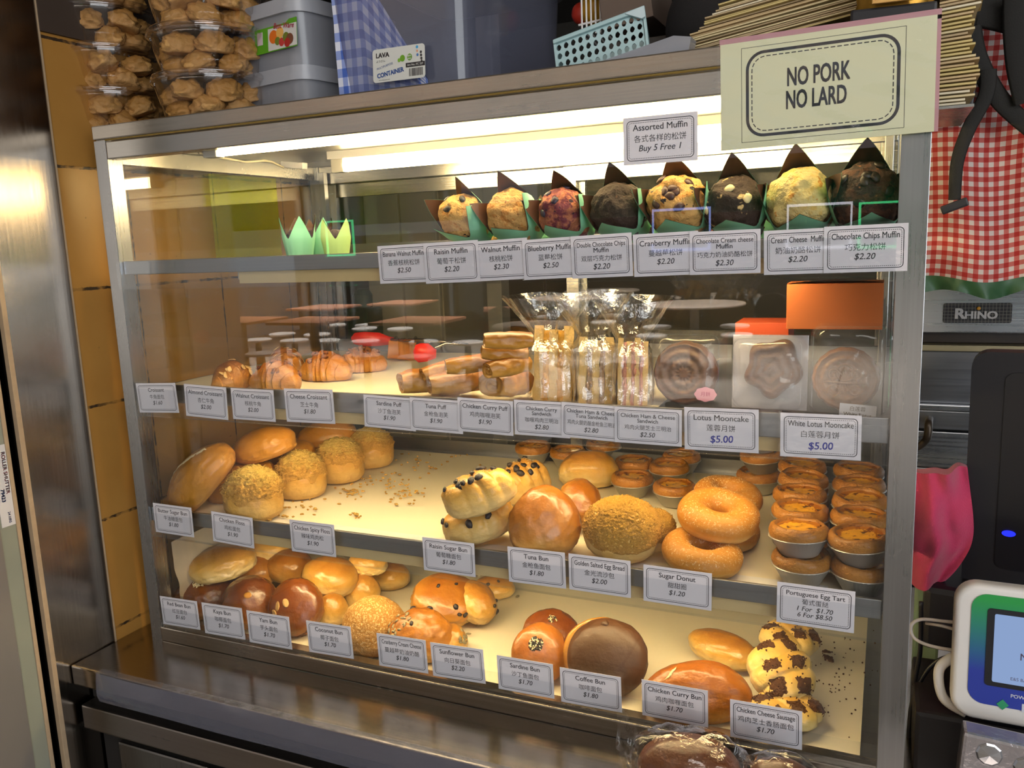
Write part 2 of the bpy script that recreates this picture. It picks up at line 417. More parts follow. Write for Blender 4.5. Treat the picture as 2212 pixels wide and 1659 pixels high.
# ------------------------------------------------------------------ the display cabinet
CW, CD, CH = 1.25, 0.60, 0.906
SH = {1: 0.678, 2: 0.462, 3: 0.238, 4: 0.016}           # tops of the four shelves (4 = bottom)
LIP = {1: (0.640, 0.684), 2: (0.422, 0.474), 3: (0.204, 0.250)}
cab = thing('display_cabinet', 'tall stainless steel and glass bakery display cabinet with four shelves of bread', 'display cabinet', (0, 0, 0))
for x0, x1 in ((0, 0.027), (CW - 0.03, CW)):
    MB().box(x0, x1, 0, 0.03, 0, 0.882, 0.0006).build('corner_post', STEELV, cab)
    MB().box(x0, x1, CD - 0.03, CD, 0, 0.882, 0.0015).build('corner_post', STEELV, cab)
f = MB().box(-0.001, CW + 0.001, -0.001, CD, 0.8835, CH, 0.002)
f.build('top_cap', STEELW, cab)
MB().box(0.0275, CW - 0.0305, -0.0005, 0.026, 0.851, 0.8795, 0.002).build('top_rail', STEEL, cab)
MB().tube([(0.03, -0.002, 0.8815), (CW - 0.03, -0.002, 0.8815)], 0.0016).build('gasket', flat('brass_gasket', hexc('b59a55'), 0.3, 0.7), cab)
MB().box(0.0275, CW - 0.0305, -0.003, 0.03, 0, 0.027, 0.002).box(0.0275, CW - 0.0305, 0.003, 0.02, 0.027, 0.033).build('bottom_rail', STEELW, cab)
MB().box(0.002, CW - 0.002, 0.004, CD - 0.004, 0.874, 0.8832).build('roof_panel', steel('roof_steel', (0.60, 0.56, 0.46), 0.30, 0), cab)
MB().box(0.028, CW - 0.03, CD - 0.03, CD - 0.002, 0.835, 0.874, 0.001).build('back_top_rail', STEEL, cab)
MB().box(0.004, 0.02, 0.03, CD - 0.03, 0.845, 0.874, 0.001).build('side_top_rail', STEEL, cab)
MB().box(CW - 0.02, CW - 0.004, 0.03, CD - 0.03, 0.845, 0.874, 0.001).build('side_top_rail', STEEL, cab)
for k, z in SH.items():
    sh = MB().box(0.012, CW - 0.012, 0.012, CD - 0.032, z - 0.008, z - 0.0035, 0.001)
    if k < 4:
        sh.box(0.028, CW - 0.031, 0.007, 0.0125, LIP[k][0] + 0.021, LIP[k][1], 0.0012)
    sh.box(0.028, CW - 0.031, CD - 0.036, CD - 0.032, z - 0.004, z + 0.022)
    so = sh.build('shelf', steel('tray_steel', (0.33, 0.34, 0.37), 0.36, 0), cab)
# clear price-card channels along the shelf fronts
for (z0, z1) in ((0.638, 0.682), (0.4205, 0.468), (0.2025, 0.246), (0.030, 0.068)):
    h = MB().box(0.0285, CW - 0.0305, -0.0082, -0.0070, z0, z1).box(0.0285, CW - 0.0305, -0.0070, -0.0012, z0 - 0.001, z0)
    h.build('card_channel', HOLDER, cab)
MB().box(0.026, CW - 0.029, 0.0012, 0.0042, 0.032, 0.852).build('front_glass', PANE, cab)
for x in (0.010, CW - 0.0135):
    MB().box(x, x + 0.0035, 0.03, CD - 0.03, 0.01, 0.872).build('side_glass', PANE_SIDE, cab)
# sliding back doors in steel frames
for (x0, x1, y) in ((0.03, 0.655, CD - 0.012), (0.615, CW - 0.03, CD - 0.026)):
    d = MB()
    d.box(x0, x0 + 0.026, y, y + 0.012, 0.02, 0.835, 0.001).box(x1 - 0.026, x1, y, y + 0.012, 0.02, 0.835, 0.001)
    d.box(x0 + 0.026, x1 - 0.026, y, y + 0.012, 0.805, 0.835, 0.001).box(x0 + 0.026, x1 - 0.026, y, y + 0.012, 0.02, 0.05, 0.001)
    do = d.build('sliding_door', STEEL, cab)
    MB().box(x0 + 0.02, x1 - 0.02, y + 0.004, y + 0.007, 0.03, 0.82).build('door_pane', PANE_SIDE, do)
for x in (0.040, CW - 0.05):
    MB().box(x, x + 0.014, CD - 0.05, CD - 0.036, 0.02, 0.86, 0.001).build('back_stile', STEELV, cab)

# lamps inside the cabinet: two tubes under the roof, one behind the lip of each shelf
def tube_lamp(x0, x1, y, z, label, batten=True, r=0.008):
    t = thing('tube_lamp', label, 'lamp', (x0, y, z), (0, 0, 0), 'fluorescent tube lamps in the cabinet'); L = x1 - x0
    if batten: MB().box(-0.035, L + 0.035, -0.011, 0.011, r + 0.001, r + 0.016, 0.001).build('batten', WHITEP, t)
    b = MB(); b.tube([(0, 0, 0), (L, 0, 0)], r, 16); b.build('glass_tube', TUBE, t, True)
    for x in (-0.028, L): MB().box(x, x + 0.028, -0.010, 0.010, -r - 0.001, r + 0.001, 0.002).build('end_holder', flat('lamp_holder', hexc('d8d2c2'), 0.5), t)
    return t
tube_lamp(0.218, 1.15, 0.055, 0.853, 'front glowing fluorescent tube under the cabinet roof', True, 0.0075)
tube_lamp(0.262, 1.02, 0.34, 0.8465, 'rear glowing fluorescent tube under the cabinet roof', True, 0.0115)
tube_lamp(0.27, 1.10, 0.052, 0.655, 'fluorescent tube behind the lip of the muffin shelf', True, 0.007)
tube_lamp(0.24, 1.12, 0.052, 0.437, 'fluorescent tube behind the lip of the croissant shelf', True, 0.007)
tube_lamp(0.24, 1.12, 0.052, 0.214, 'fluorescent tube behind the lip of the floss bun shelf', True, 0.007)
for z, x0, x1 in ((0.6425, 0.27, 1.16), (0.424, 0.25, 1.16), (0.206, 0.25, 1.16)):
    MB().box(x0, x1, 0.014, 0.0165, z, z + 0.0185, 0.0005).build('lamp_shield', flat('cream_lamp_shield', hexc('d9bd86'), 0.45, var=0.1, vscale=25), cab)
# loose white cable and connector under the roof
cb = MB(); P = [at(*q, 1, yy) for q, yy in (((430, 330), 0.08), ((480, 341), 0.12), ((530, 350), 0.17), ((570, 347), 0.2), ((588, 350), 0.24), ((612, 362), 0.27))]
cb.tube([(p.x, p.y, min(p.z, 0.870)) for p in P], 0.0022)
cw = cb.build('cable', flat('white_cable', hexc('cfc4a8'), 0.5), None, True); tag(cw, 'white lamp cable hanging under the cabinet roof', 'cable')
p = at(635, 357, 1, 0.3)
MB().box(-0.026, 0.026, -0.008, 0.008, -0.006, 0.006, 0.002, Matrix.Translation((p.x, p.y, p.z)) @ Matrix.Rotation(0.12, 4, 'Y')).build('connector', WHITEP, cw)

# baking paper on the shelves
def sheet(label, x0, x1, y0, y1, z, m, seed, amp=0.002, name='baking_paper', curl=0.0):
    g = MB()
    g.grid(lambda u, v: (x0 + (x1 - x0) * u, y0 + (y1 - y0) * v + 0.003 * noise.noise(Vector((u * 9, seed, 0))),
        z + 0.0005 + amp * (0.5 + 0.5 * noise.noise(Vector((u * 7 + seed, v * 5, seed)))) * min(1, 6 * v) + curl * max(0, v - 0.93) * 4 + curl * max(0, 0.06 - u) * 6), 70, 40)
    return tag(g.build(name, m, None, True), label, 'paper')
PAPER = flat('baking_paper', hexc('f4e8cc'), 0.7, var=0.03, vscale=14, bump=0.08, bscale=30)
sheet('cream baking paper lining the croissant shelf', 0.03, 0.93, 0.016, 0.54, SH[2] - 0.003, PAPER, 3, 0.003)
sheet('cream baking paper lining the floss bun and tart shelf', 0.03, 1.18, 0.018, 0.54, SH[3] - 0.003, PAPER, 5, 0.0025)
sheet('cream baking paper lining the bottom shelf on the left', 0.03, 0.62, 0.03, 0.54, SH[4] - 0.003, PAPER, 8, 0.0025)
sheet('cream baking paper lining the bottom shelf on the right', 0.60, 1.20, 0.032, 0.54, SH[4] - 0.0005, PAPER, 11, 0.0012)
# crumpled sheet standing against the left glass at the bottom
g = MB(); g.grid(lambda u, v: (0.03 + 0.02 * v * v + 0.008 * noise.noise(Vector((u * 6, v * 5, 1))), 0.04 + 0.40 * u, SH[4] + 0.155 * (1 - v) + 0.002), 40, 24)
tag(g.build('paper_sheet', flat('translucent_paper', hexc('b8a88e'), 0.6, var=0.1), None, True), 'creased paper sheet standing against the left glass above the bottom shelf', 'paper')

# ------------------------------------------------------------------ price cards
CARDY = -0.0026
# text lines, then top-left, top-right and bottom-left pixel of the paper
CARDS = [
 ('Banana Walnut Muffin', '香蕉核桃松饼', '$2.50', (815, 532), (925, 525), (823, 613), 1),
 ('Raisin Muffin', '葡萄干松饼', '$2.20', (914, 526), (1032, 518), (920, 613), 2),
 ('Walnut Muffin', '核桃松饼', '$2.30', (1022, 522), (1138, 513), (1030, 608), 1),
 ('Blueberry Muffin', '蓝莓松饼', '$2.50', (1127, 519), (1248, 510), (1133, 605), 2),
 ('Double Chocolate Chips|Muffin', '双层巧克力松饼', '$2.20', (1232, 511), (1364, 502), (1240, 602), 3),
 ('Cranberry Muffin', '蔓越莓松饼', '$2.20', (1367, 507), (1508, 498), (1375, 598), 2),
 ('Chocolate Cream cheese|Muffin', '巧克力奶油奶酪松饼', '$2.30', (1489, 502), (1643, 494), (1492, 594), 3),
 ('Cream Cheese  Muffin', '奶油奶酪松饼', '$2.20', (1650, 499), (1800, 491), (1652, 594), 2),
 ('Chocolate Chips Muffin', '巧克力松饼', '$2.20', (1780, 490), (1963, 481), (1782, 590), 3),
 ('Croissant', '牛角面包', '$1.60', (293, 828), (378, 827), (303, 891), 1),
 ('Almond Croissant', '杏仁牛角', '$2.00', (397, 829), (488, 837), (405, 898), 1),
 ('Walnut Croissant', '核桃牛角', '$2.00', (498, 838), (590, 843), (507, 905), 1),
 ('Cheese Croissant', '芝士牛角', '$1.80', (613, 839), (718, 842), (624, 911), 1),
 ('Sardine Puff', '沙丁鱼泡芙', '$1.90', (785, 852), (896, 861), (790, 921), 1),
 ('Tuna Puff', '金枪鱼泡芙', '$1.90', (885, 858), (998, 866), (890, 928), 2),
 ('Chicken Curry Puff', '鸡肉咖喱泡芙', '$1.90', (988, 858), (1108, 867), (994, 931), 3),
 ('Chicken Curry|Sandwich', '咖喱鸡肉三明治', '$2.80', (1110, 863), (1230, 870), (1113, 938), 1),
 ('Chicken Ham & Cheese|Tuna Sandwich', '鸡肉火腿奶酪金枪鱼三明治', '$2.80', (1213, 868), (1345, 879), (1217, 943), 2),
 ('Chicken Ham & Cheese|Sandwich', '鸡肉火腿芝士三明治', '$2.50', (1327, 878), (1473, 886), (1334, 955), 3),
 ('Lotus Mooncake', '莲蓉月饼', '*$5.00', (1478, 879), (1639, 885), (1476, 970), 2),
 ('White Lotus Mooncake', '白莲蓉月饼', '*$5.00', (1686, 891), (1862, 898), (1686, 985), 2),
 ('Butter Sugar Bun', '牛油糖面包', '$1.80', (330, 1086), (413, 1097), (339, 1149), 1),
 ('Chicken Floss', '鸡松面包', '$1.90', (456, 1104), (545, 1119), (464, 1169), 1),
 ('Chicken Spicy Floss', '辣味鸡肉松', '$1.90', (625, 1122), (721, 1134), (630, 1190), 1),
 ('Raisin Sugar Bun', '葡萄糖面包', '$1.80', (912, 1160), (1024, 1174), (916, 1231), 1),
 ('Tuna Bun', '金枪鱼面包', '$1.80', (1096, 1180), (1220, 1194), (1101, 1256), 1),
 ('Golden Salted Egg Bread', '金光流沙包', '$2.00', (1228, 1195), (1362, 1212), (1232, 1273), 1),
 ('Sugar Donut', '甜甜圈', '$1.20', (1390, 1219), (1538, 1239), (1389, 1297), 1),
 ('Portuguese Egg Tart', '葡式蛋挞', '1 For  $1.70|6 For $8.50', (1679, 1256), (1848, 1278), (1676, 1343), 1),
 ('Red Bean Bun', '红豆面包', '$1.60', (345, 1287), (425, 1299), (351, 1347), 1),
 ('Kaya Bun', '咖椰面包', '$1.70', (435, 1301), (522, 1314), (442, 1367), 1),
 ('Yam Bun', '芋头面包', '$1.70', (532, 1318), (624, 1333), (537, 1386), 1),
 ('Coconut Bun', '椰子面包', '$1.70', (661, 1340), (757, 1354), (664, 1407), 1),
 ('Cranberry Cream Cheese', '蔓越莓奶油奶酪', '$1.80', (813, 1367), (919, 1383), (818, 1437), 1),
 ('Sunflower Bun', '向日葵面包', '$2.20', (929, 1387), (1043, 1403), (934, 1459), 1),
 ('Sardine Bun', '沙丁鱼面包', '$1.70', (1073, 1415), (1194, 1435), (1075, 1487), 1),
 ('Coffee Bun', '咖啡面包', '$1.80', (1209, 1441), (1341, 1463), (1211, 1515), 1),
 ('Chicken Curry Bun', '鸡肉咖喱面包', '$1.70', (1386, 1467), (1529, 1492), (1386, 1544), 1),
 ('Chicken Cheese Sausage', '鸡肉芝士香肠面包', '$1.70', (1577, 1510), (1733, 1537), (1579, 1591), 1),
]
def card(title, zh, price, TL, TR, BL, lay, y=None, label=None):
    y = CARDY - 0.0011 * (lay - 1) if y is None else y
    a, b, c = at(*TL, 1, y), at(*TR, 1, y), at(*BL, 1, y)
    X = b - a; w = X.length; ang = math.atan2(X.z, X.x)
    ux = Vector((math.cos(ang), 0, math.sin(ang))); uz = Vector((-math.sin(ang), 0, math.cos(ang)))
    h = abs((a - c).dot(uz)); ctr = a + ux * (w / 2) - uz * (h / 2)
    lab = label or ('white price card lettered ' + title.replace('|', ' ').replace('&', 'and').replace('  ', ' ') + ', in the shelf card channel')
    t = MB().box(-w / 2, w / 2, -0.0001, 0.0003, -h / 2, h / 2).build('price_card', PAPERW, None, False, ctr, (0, -ang, 0))
    tag(t, lab, 'price card', 'price cards of the bread cabinet')
    q = MB(); m = min(w, h) * 0.075
    frame_band(q, w - 2 * m, h - 2 * m, h * 0.09, h * 0.016, -0.00022)
    frame_band(q, w - 2 * m - h * 0.085, h - 2 * m - h * 0.085, h * 0.06, h * 0.013, -0.00022, dash=110, gap=0.42)
    q.build('printed_border', INK, t)
    q = MB(); M = Matrix.Translation((0, -0.0003, 0)); iw = w - 2 * m - h * 0.14
    tl = title.split('|'); pl = price.split('|'); two = len(tl) + len(pl) > 2
    zt = h * (0.21 if not two else 0.225)
    for i, s in enumerate(tl):
        letter(q, s, 0, zt - i * h * 0.135, h * (0.185 if not two else 0.155), iw * 0.98, 0.006, 0, 0, 'C', M)
    zz = zt - (len(tl) - 1) * h * 0.135
    letter(q, zh, 0, zz - h * (0.235 if not two else 0.19), h * (0.165 if not two else 0.145), iw * 0.95, 0.0, 0, 0, 'C', M)
    zp = zz - h * (0.235 if not two else 0.19)
    pen = price.startswith('*')
    if not pen:
        for i, s in enumerate(pl):
            letter(q, s, 0, zp - h * (0.20 if len(pl) == 1 else 0.165) - i * h * 0.15, h * (0.185 if len(pl) == 1 else 0.16), iw * 0.9, 0.004, 0.22, 0, 'C', M)
    q.build('printed_text', INK, t)
    if pen:
        p_ = MB(); letter(p_, price[1:], h * 0.02, zp - h * 0.27, h * 0.23, None, 0.012, 0.12, 0.04, 'C', M); p_.build('handwritten_price', BLUEINK, t)
    s_ = MB(); ov = h * 0.075
    s_.grid(lambda u, v: (-w / 2 - 0.002 + (w + 0.004) * u, -0.0007 - 0.0004 * noise.noise(Vector((u * 5 + ctr.x * 40, v * 3, ctr.z * 20))), -h / 2 - 0.001 + (h + ov) * v), 10, 8)
    s_.build('plastic_sleeve', SLEEVE, t, True)
    return t
for c_ in CARDS: card(*c_)
# the two signs stuck on the glass and the top rail
am = card('Assorted Muffin', '各式各样的松饼', 'Buy 5 Free 1', (1346, 256), (1507, 240), (1346, 358), 1, -0.004, 'white card lettered Assorted Muffin Buy 5 Free 1 taped high on the front glass')
def big_sign():
    y = -0.0075; a, b, c = at(1557, 98, 1, y), at(2035, 30, 1, y), at(1557, 322, 1, y)
    b2 = at(2008, 289, 1, y)
    w = ((b - a).length + (b2 - c).length) / 2; ang = math.atan2((b - a).z, (b - a).x); h = ((a - c).length + (b - b2).length) / 2
    ctr = (a + b + c + b2) / 4
    t = MB().box(-w / 2, w / 2, -0.0002, 0.0012, -h / 2, h / 2).build('notice_sign', flat('ivory_paper', hexc('dcdcb8'), 0.6), None, False, ctr, (0, -ang, 0))
    tag(t, 'large ivory notice lettered NO PORK NO LARD taped to the top right of the cabinet', 'sign')
    q = MB(); cx, cy = -w * 0.012, h * 0.0
    frame_band(q, w * 0.72, h * 0.80, h * 0.17, h * 0.028, -0.0004, cx, cy)
    frame_band(q, w * 0.665, h * 0.70, h * 0.13, h * 0.009, -0.0004, cx, cy, dash=64, gap=0.3)
    frame_band(q, w * 0.765, h * 0.885, 0.0005, h * 0.004, -0.0004, cx, cy)
    q.build('printed_border', INK, t)
    q = MB(); M = Matrix.Translation((0, -0.0005, 0))
    letter(q, 'NO PORK', cx - w * 0.01, h * 0.045, h * 0.235, w * 0.295, 0.018, 0, 0, 'C', M); letter(q, 'NO LARD', cx - w * 0.02, -h * 0.165, h * 0.235, w * 0.285, 0.018, 0, 0, 'C', M)
    q.build('printed_text', INK, t)
    s_ = MB(); s_.grid(lambda u, v: (-w / 2 - 0.003 + (w + 0.006) * u, -0.0012 - 0.0025 * (0.5 + 0.5 * noise.noise(Vector((u * 6 + v * 3, v * 4, 2)))), -h / 2 - 0.002 + (h + 0.004) * v), 60, 30)
    s_.build('plastic_cover', glassy('crinkled_cover', gain=1.2, rough=0.05, crumple=0.10, cscale=9), t, True)
    q = MB().box(-w / 2 - 0.001, w / 2 + 0.004, 0.0014, 0.003, h / 2 - 0.004, h / 2 + 0.006).box(w / 2 - 0.004, w / 2 + 0.004, 0.0014, 0.003, -h / 2, h / 2)
    q.build('pink_backing_board', flat('pink_board', hexc('b98a90'), 0.6), t)
big_sign()

# ------------------------------------------------------------------ bread: shapes and crusts
def crust(name, pale, gold, brown, t=(0.18, 0.45, 0.80), rough=0.42, coat=0.25, mott=0.5, mscale=9, wr=0.38, wscale=45, dust=None, axis=2):
    """baked crust, pale at the foot and browned towards the top of each piece"""
    if name in MATS: return MATS[name]
    w = N(name); g = w.n('SeparateXYZ', i0=w.coord('Generated')).outputs[axis]; c = w.coord('Object')
    n = w.noise(c, mscale * 3, 5)
    f = w.math('ADD', g, w.math('MULTIPLY', w.math('SUBTRACT', n, 0.5), mott))
    gy = lambda h, k: tuple(x * y for x, y in zip(hexc(h), (1.0, k, 1.0)))
    col = w.ramp(f, [(t[0], gy(pale, 1.0)), (t[1], gy(gold, 1.08)), (t[2], gy(brown, 1.16))])
    col = w.mix(w.ramp(w.noise(c, mscale * 1.3, 3), [(0.35, (0, 0, 0)), (0.7, (0.45, 0.45, 0.45))]), col, gy(gold, 1.15))
    fine = w.noise(c, wscale * 4, 6, 0.65)
    col = w.mix(w.math('MULTIPLY', fine, 0.35), col, w.mix(1.0, col, (0.72, 0.66, 0.6), 'MULTIPLY'))
    if dust:
        dcol, dsc, lo, hi, top = dust
        m = w.ramp(w.noise(c, dsc, 6, 0.75), [(lo, (0, 0, 0)), (hi, (1, 1, 1))])
        m = w.math('MULTIPLY', m, w.ramp(g, [(max(0, top - 0.25), (0, 0, 0)), (top, (1, 1, 1))]))
        col = w.mix(m, col, hexc(dcol))
    b = w.n('BsdfPrincipled', Base__Color=col, Roughness=rough, Coat__Weight=coat, Coat__Roughness=0.25, Specular__IOR__Level=0.35)
    h = w.math('ADD', w.math('MULTIPLY', w.noise(c, wscale, 3), 1.0), w.math('MULTIPLY', fine, 0.45))
    h = w.math('ADD', h, w.math('MULTIPLY', w.noise(w.coord('Object', (1, 1, 2.5)), wscale * 1.9, 2), 0.5))
    w.t.links.new(w.bump(h, wr, 0.004), b.inputs['Normal'])
    MATS[name] = w.done(b); return MATS[name]
GLAZED = crust('glazed_bun_crust', 'e6bf72', 'c98a3c', '96500f', (0.10, 0.42, 0.80), 0.30, 0.7)
DARKGL = crust('dark_glazed_crust', 'c98f48', '8f4f1c', '6e3210', (0.04, 0.30, 0.75), 0.26, 0.8, 0.35)
PALEGL = crust('pale_glazed_crust', 'efd594', 'dba24c', 'aa6420', (0.22, 0.55, 0.90), 0.30, 0.65)
SUGARB = crust('butter_loaf_crust', 'd79a4e', 'c07e2c', 'a2621c', (0.05, 0.38, 0.88), 0.40, 0.4, 0.7, 8, 0.4, 30, ('e8cf9c', 320, 0.62, 0.72, 0.75))
FLOSSB = crust('floss_bun_crust', 'e6bd70', 'd0943f', 'b06c22', (0.15, 0.5, 0.85), 0.4, 0.3)
RAISINB = crust('plaited_crust', 'edcf90', 'dda755', 'b87428', (0.30, 0.62, 1.0), 0.4, 0.35)
TUNAB = crust('tuna_bun_crust', 'dfb066', 'b8702a', '98521a', (0.02, 0.22, 0.7), 0.28, 0.6, 0.3)
TUNAF = crust('tuna_bun_face_crust', 'e2b468', 'bd772e', '9a561c', (0.04, 0.24, 0.6), 0.28, 0.6, 0.25, axis=1)
DONUT = crust('donut_crust', 'e5bd70', 'c4802f', 'b06c22', (0.26, 0.46, 0.8), 0.55, 0.05, 0.25, 10, 0.25, 60, ('efdcb4', 300, 0.55, 0.72, 0.72))
COFFEE = crust('coffee_crust', '4a2d1a', '492b17', '3d2413', (0.1, 0.5, 0.9), 0.5, 0.1, 0.3, 9, 0.2, 60)
CURRYB = crust('curry_bun_crust', 'dca450', 'b5691d', '8f4a12', (0.05, 0.35, 0.8), 0.34, 0.5, 0.5)
SAUS = crust('sausage_bread_crust', 'efd9a0', 'e2b667', 'c98a3a', (0.25, 0.7, 1.0), 0.42, 0.3, 0.5)
COCO = crust('coconut_sugar_crust', 'c08a48', 'b27a3a', 'a9702f', (0.1, 0.5, 0.9), 0.7, 0.0, 0.4, 12, 0.6, 120, ('e3c28a', 300, 0.52, 0.60, 0.35))
FLAKY = crust('flaky_crust', 'dca04a', 'bc7420', '7a3d10', (0.15, 0.45, 0.85), 0.45, 0.2, 0.9, 10, 0.5, 50)
PUFFM = crust('puff_pastry_crust', 'd9a452', 'c0812f', '8a4712', (0.10, 0.50, 0.98), 0.42, 0.3, 0.8, 9, 0.5, 26)
CREAMP_ = crust('cream_puff_crust', 'd3a469', 'c08a4e', 'a56e38', (0.1, 0.5, 0.9), 0.6, 0.05, 0.7, 12, 0.7, 40)
EGGTOP = crust('crumb_coat_crust', 'c9964a', 'c08a3c', 'b27c30', (0.1, 0.5, 0.9), 0.75, 0.0, 0.5, 20, 0.9, 160)
FLOSSM = crust('meat_floss', 'dca653', 'd69c4a', 'e6b868', (0.1, 0.5, 0.9), 0.85, 0.0, 1.0, 30, 1.0, 150)
DARKCR = crust('dark_crumb', '5a3013', '5d3415', '4e2a12', (0.1, 0.5, 0.9), 0.7, 0.0, 0.9, 40, 1.0, 120)
RAISIN = flat('raisin', hexc('1d1518'), 0.45, bump=0.6, bscale=300)
SEEDW = flat('sesame_seed', hexc('ecd9a8'), 0.5); SEEDB = flat('black_sesame_seed', hexc('221c18'), 0.5)
SEEDG = flat('sunflower_seed', hexc('8d8468'), 0.5, var=0.3, vscale=200)
ALMOND = flat('almond_flake', hexc('d9b070'), 0.5, var=0.2, vscale=150)
WALNUT = flat('walnut_piece', hexc('6e3a18'), 0.55, var=0.3, vscale=150, bump=0.5)
CREAMF = flat('cream_filling', hexc('e6d29a'), 0.4)
SUGARM = flat('sugar_coat', hexc('e9d6ac'), 0.8, var=0.15, vscale=500, bump=0.8, bscale=900)

def shape(rx, ry, rz, seed=0.0, bot=0.5, lump=0.05, lf=1.5, seg=None, edge=0.0, peak=0.0, taper=0.0):
    """a dough shape as a function from a unit direction to a point; z = 0 is the widest level, the foot is flat"""
    sv = Vector((seed * 3.1, -seed * 1.7, seed * 0.9))
    def pos(n, off=0.0):
        d = 1 + lump * noise.noise(n * lf + sv) + lump * 0.4 * noise.noise(n * lf * 3 + sv)
        if n.z >= 0:
            z = n.z ** (1.0 + peak); p = Vector((n.x, n.y, z))
        else:
            k = (1 - abs(n.z) ** 3.2) ** 0.42; h = math.hypot(n.x, n.y) + 1e-6
            p = Vector((n.x / h * k, n.y / h * k, -bot * min(1.0, abs(n.z) * 1.35) ** 0.9))
            if edge: d += edge * noise.noise(n * 9 + sv) * min(1, -n.z * 4)
        d += 0.006 * noise.noise(n * 12 + sv) + 0.012 * noise.noise(n * 5 + sv)
        if taper: p.x *= 1 - taper * (0.5 + 0.5 * n.y)
        if seg:
            cnt, dep, skew = seg
            s_ = abs(math.sin(PI * cnt * (p.x * 0.5 + 0.5 + skew * p.y)))
            d *= 1 - dep * (1 - s_ ** 0.45) * (0.35 + 0.65 * max(0, n.z + 0.4))
        q = Vector((p.x * rx * d, p.y * ry * d, p.z * rz * (d if n.z >= 0 else 1)))
        if off:
            g = Vector((n.x / rx, n.y / ry, max(n.z, 0) / rz)); g.normalize(); q += g * off
        return q
    return pos
def dough(pos, sub=4):
    mb = MB()
    for v in bmesh.ops.create_icosphere(mb.b, subdivisions=sub, radius=1.0)['verts']: v.co = pos(v.co.normalized())
    return mb
def shell(pos, mask, off=0.001, nz=0.0015, nf=14, sub=5, seed=0.0):
    """a topping that lies on a dough shape where mask(direction) > 0"""
    mb = MB(); sv = Vector((seed, -seed, seed * 2))
    vs = bmesh.ops.create_icosphere(mb.b, subdivisions=sub, radius=1.0)['verts']
    mk = {v: mask(v.co.normalized()) for v in vs}
    bmesh.ops.delete(mb.b, geom=[v for v in vs if mk[v] <= -0.12], context='VERTS')
    for v in list(mb.b.verts):
        n = v.co.normalized(); e = max(-1.0, min(1.0, mk[v] * 8))
        v.co = pos(n, (off + nz * noise.noise(n * nf + sv) + nz * 0.7 * noise.noise(n * nf * 2.6 + sv)) * e - 0.0006 * (e < 0))
    return mb
def camrot(rx=0, ry=0, rz=0):
    """turn in the frame of someone looking at the cabinet: rz on its foot, ry rolls to the right, rx tips the top towards the viewer"""
    return (Matrix.Rotation(YAW, 3, 'Z') @ Matrix.Rotation(rx, 3, 'X') @ Matrix.Rotation(ry, 3, 'Y') @ Matrix.Rotation(rz, 3, 'Z')).to_euler()
def fit(x0, y0, x1, y1, zs, asp=1.0, bot=0.5):
    """size of a bun standing at height zs whose outline fills this pixel box: (foot point, half width, half depth, height over the widest level)"""
    h = 0.05
    for _ in range(8):
        P = at((x0 + x1) / 2, (y0 + y1) / 2, 2, zs + h / 2); k = mpp(P); r = (x1 - x0) / 2 * k
        el = (CAM.z - P.z) / (CAM - P).length; ce = math.sqrt(max(0.01, 1 - el * el)); half = (y1 - y0) / 2 * k
        h = 2 * math.sqrt(max((half ** 2 - (r * asp * el) ** 2), (0.22 * r) ** 2)) / ce
        h = min(h, 1.7 * r)
    return Vector((P.x, P.y, zs)), r, r * asp, h / (1 + bot)
def put(o, loc, rot=None):
    o.location = loc
    if rot is not None: o.rotation_euler = rot
    return o
def bun(name, label, cat, box, zs, m, seed, asp=1.0, bot=0.5, lump=0.05, rz=0.0, group=None, edge=0.03, seg=None, sub=5, peak=0.0, lift=0.0):
    P, rx, ry, h = fit(*box, zs, asp, bot); s = shape(rx, ry, h, seed, bot, lump, 1.5, seg, edge, peak)
    o = dough(s, sub).build(name, m, None, True); P.z += bot * h + 0.0015 + lift
    put(o, P, camrot(0, 0, rz)); tag(o, label, cat, group); return o, s, (rx, ry, h)
def lean(name, label, cat, cx, cy, zc, r, m, seed, rot, bot=0.5, lump=0.05, group=None, edge=0.03, seg=None, sub=5, peak=0.0, y=None, taper=0.0):
    """a piece that leans or lies on others: centre pixel, centre height (or depth y), half sizes in pixels"""
    P = at(cx, cy, 2, zc) if y is None else at(cx, cy, 1, y); k = mpp(P)
    s = shape(r[0] * k, r[1] * k, r[2] * k, seed, bot, lump, 1.5, seg, edge, peak, taper)
    o = dough(s, sub).build(name, m, None, True); put(o, P, camrot(*rot)); tag(o, label, cat, group); return o, s, tuple(q * k for q in r)
def dirv(az, el):
    """direction on a shape: az turns from its right end, el up from its widest level (degrees)"""
    a, e = math.radians(az), math.radians(el); return Vector((math.cos(e) * math.cos(a), math.cos(e) * math.sin(a), math.sin(e)))
def facing(o, s, px, py):
    """the direction on piece o whose surface shows at this pixel"""
    Mx = Matrix.Translation(o.location) @ o.rotation_euler.to_matrix().to_4x4(); best = None
    for i in range(1500):
        z = 1 - 2 * (i + 0.5) / 1500; a = i * 2.399963; q = math.sqrt(1 - z * z); n = Vector((q * math.cos(a), q * math.sin(a), z)); P = Mx @ s(n) - CAM
        if (Mx.to_3x3() @ n).dot(P) > 0: continue
        d = P.dot(FWD); X, Y = 1106 + FPX * P.dot(RGT) / d, 829.5 - FPX * P.dot(UPV) / d; e = (X - px) ** 2 + (Y - py) ** 2
        if best is None or e < best[0]: best = (e, n)
    return best[1]
def azel(n): return math.degrees(math.atan2(n.y, n.x)), math.degrees(math.asin(max(-1, min(1, n.z))))
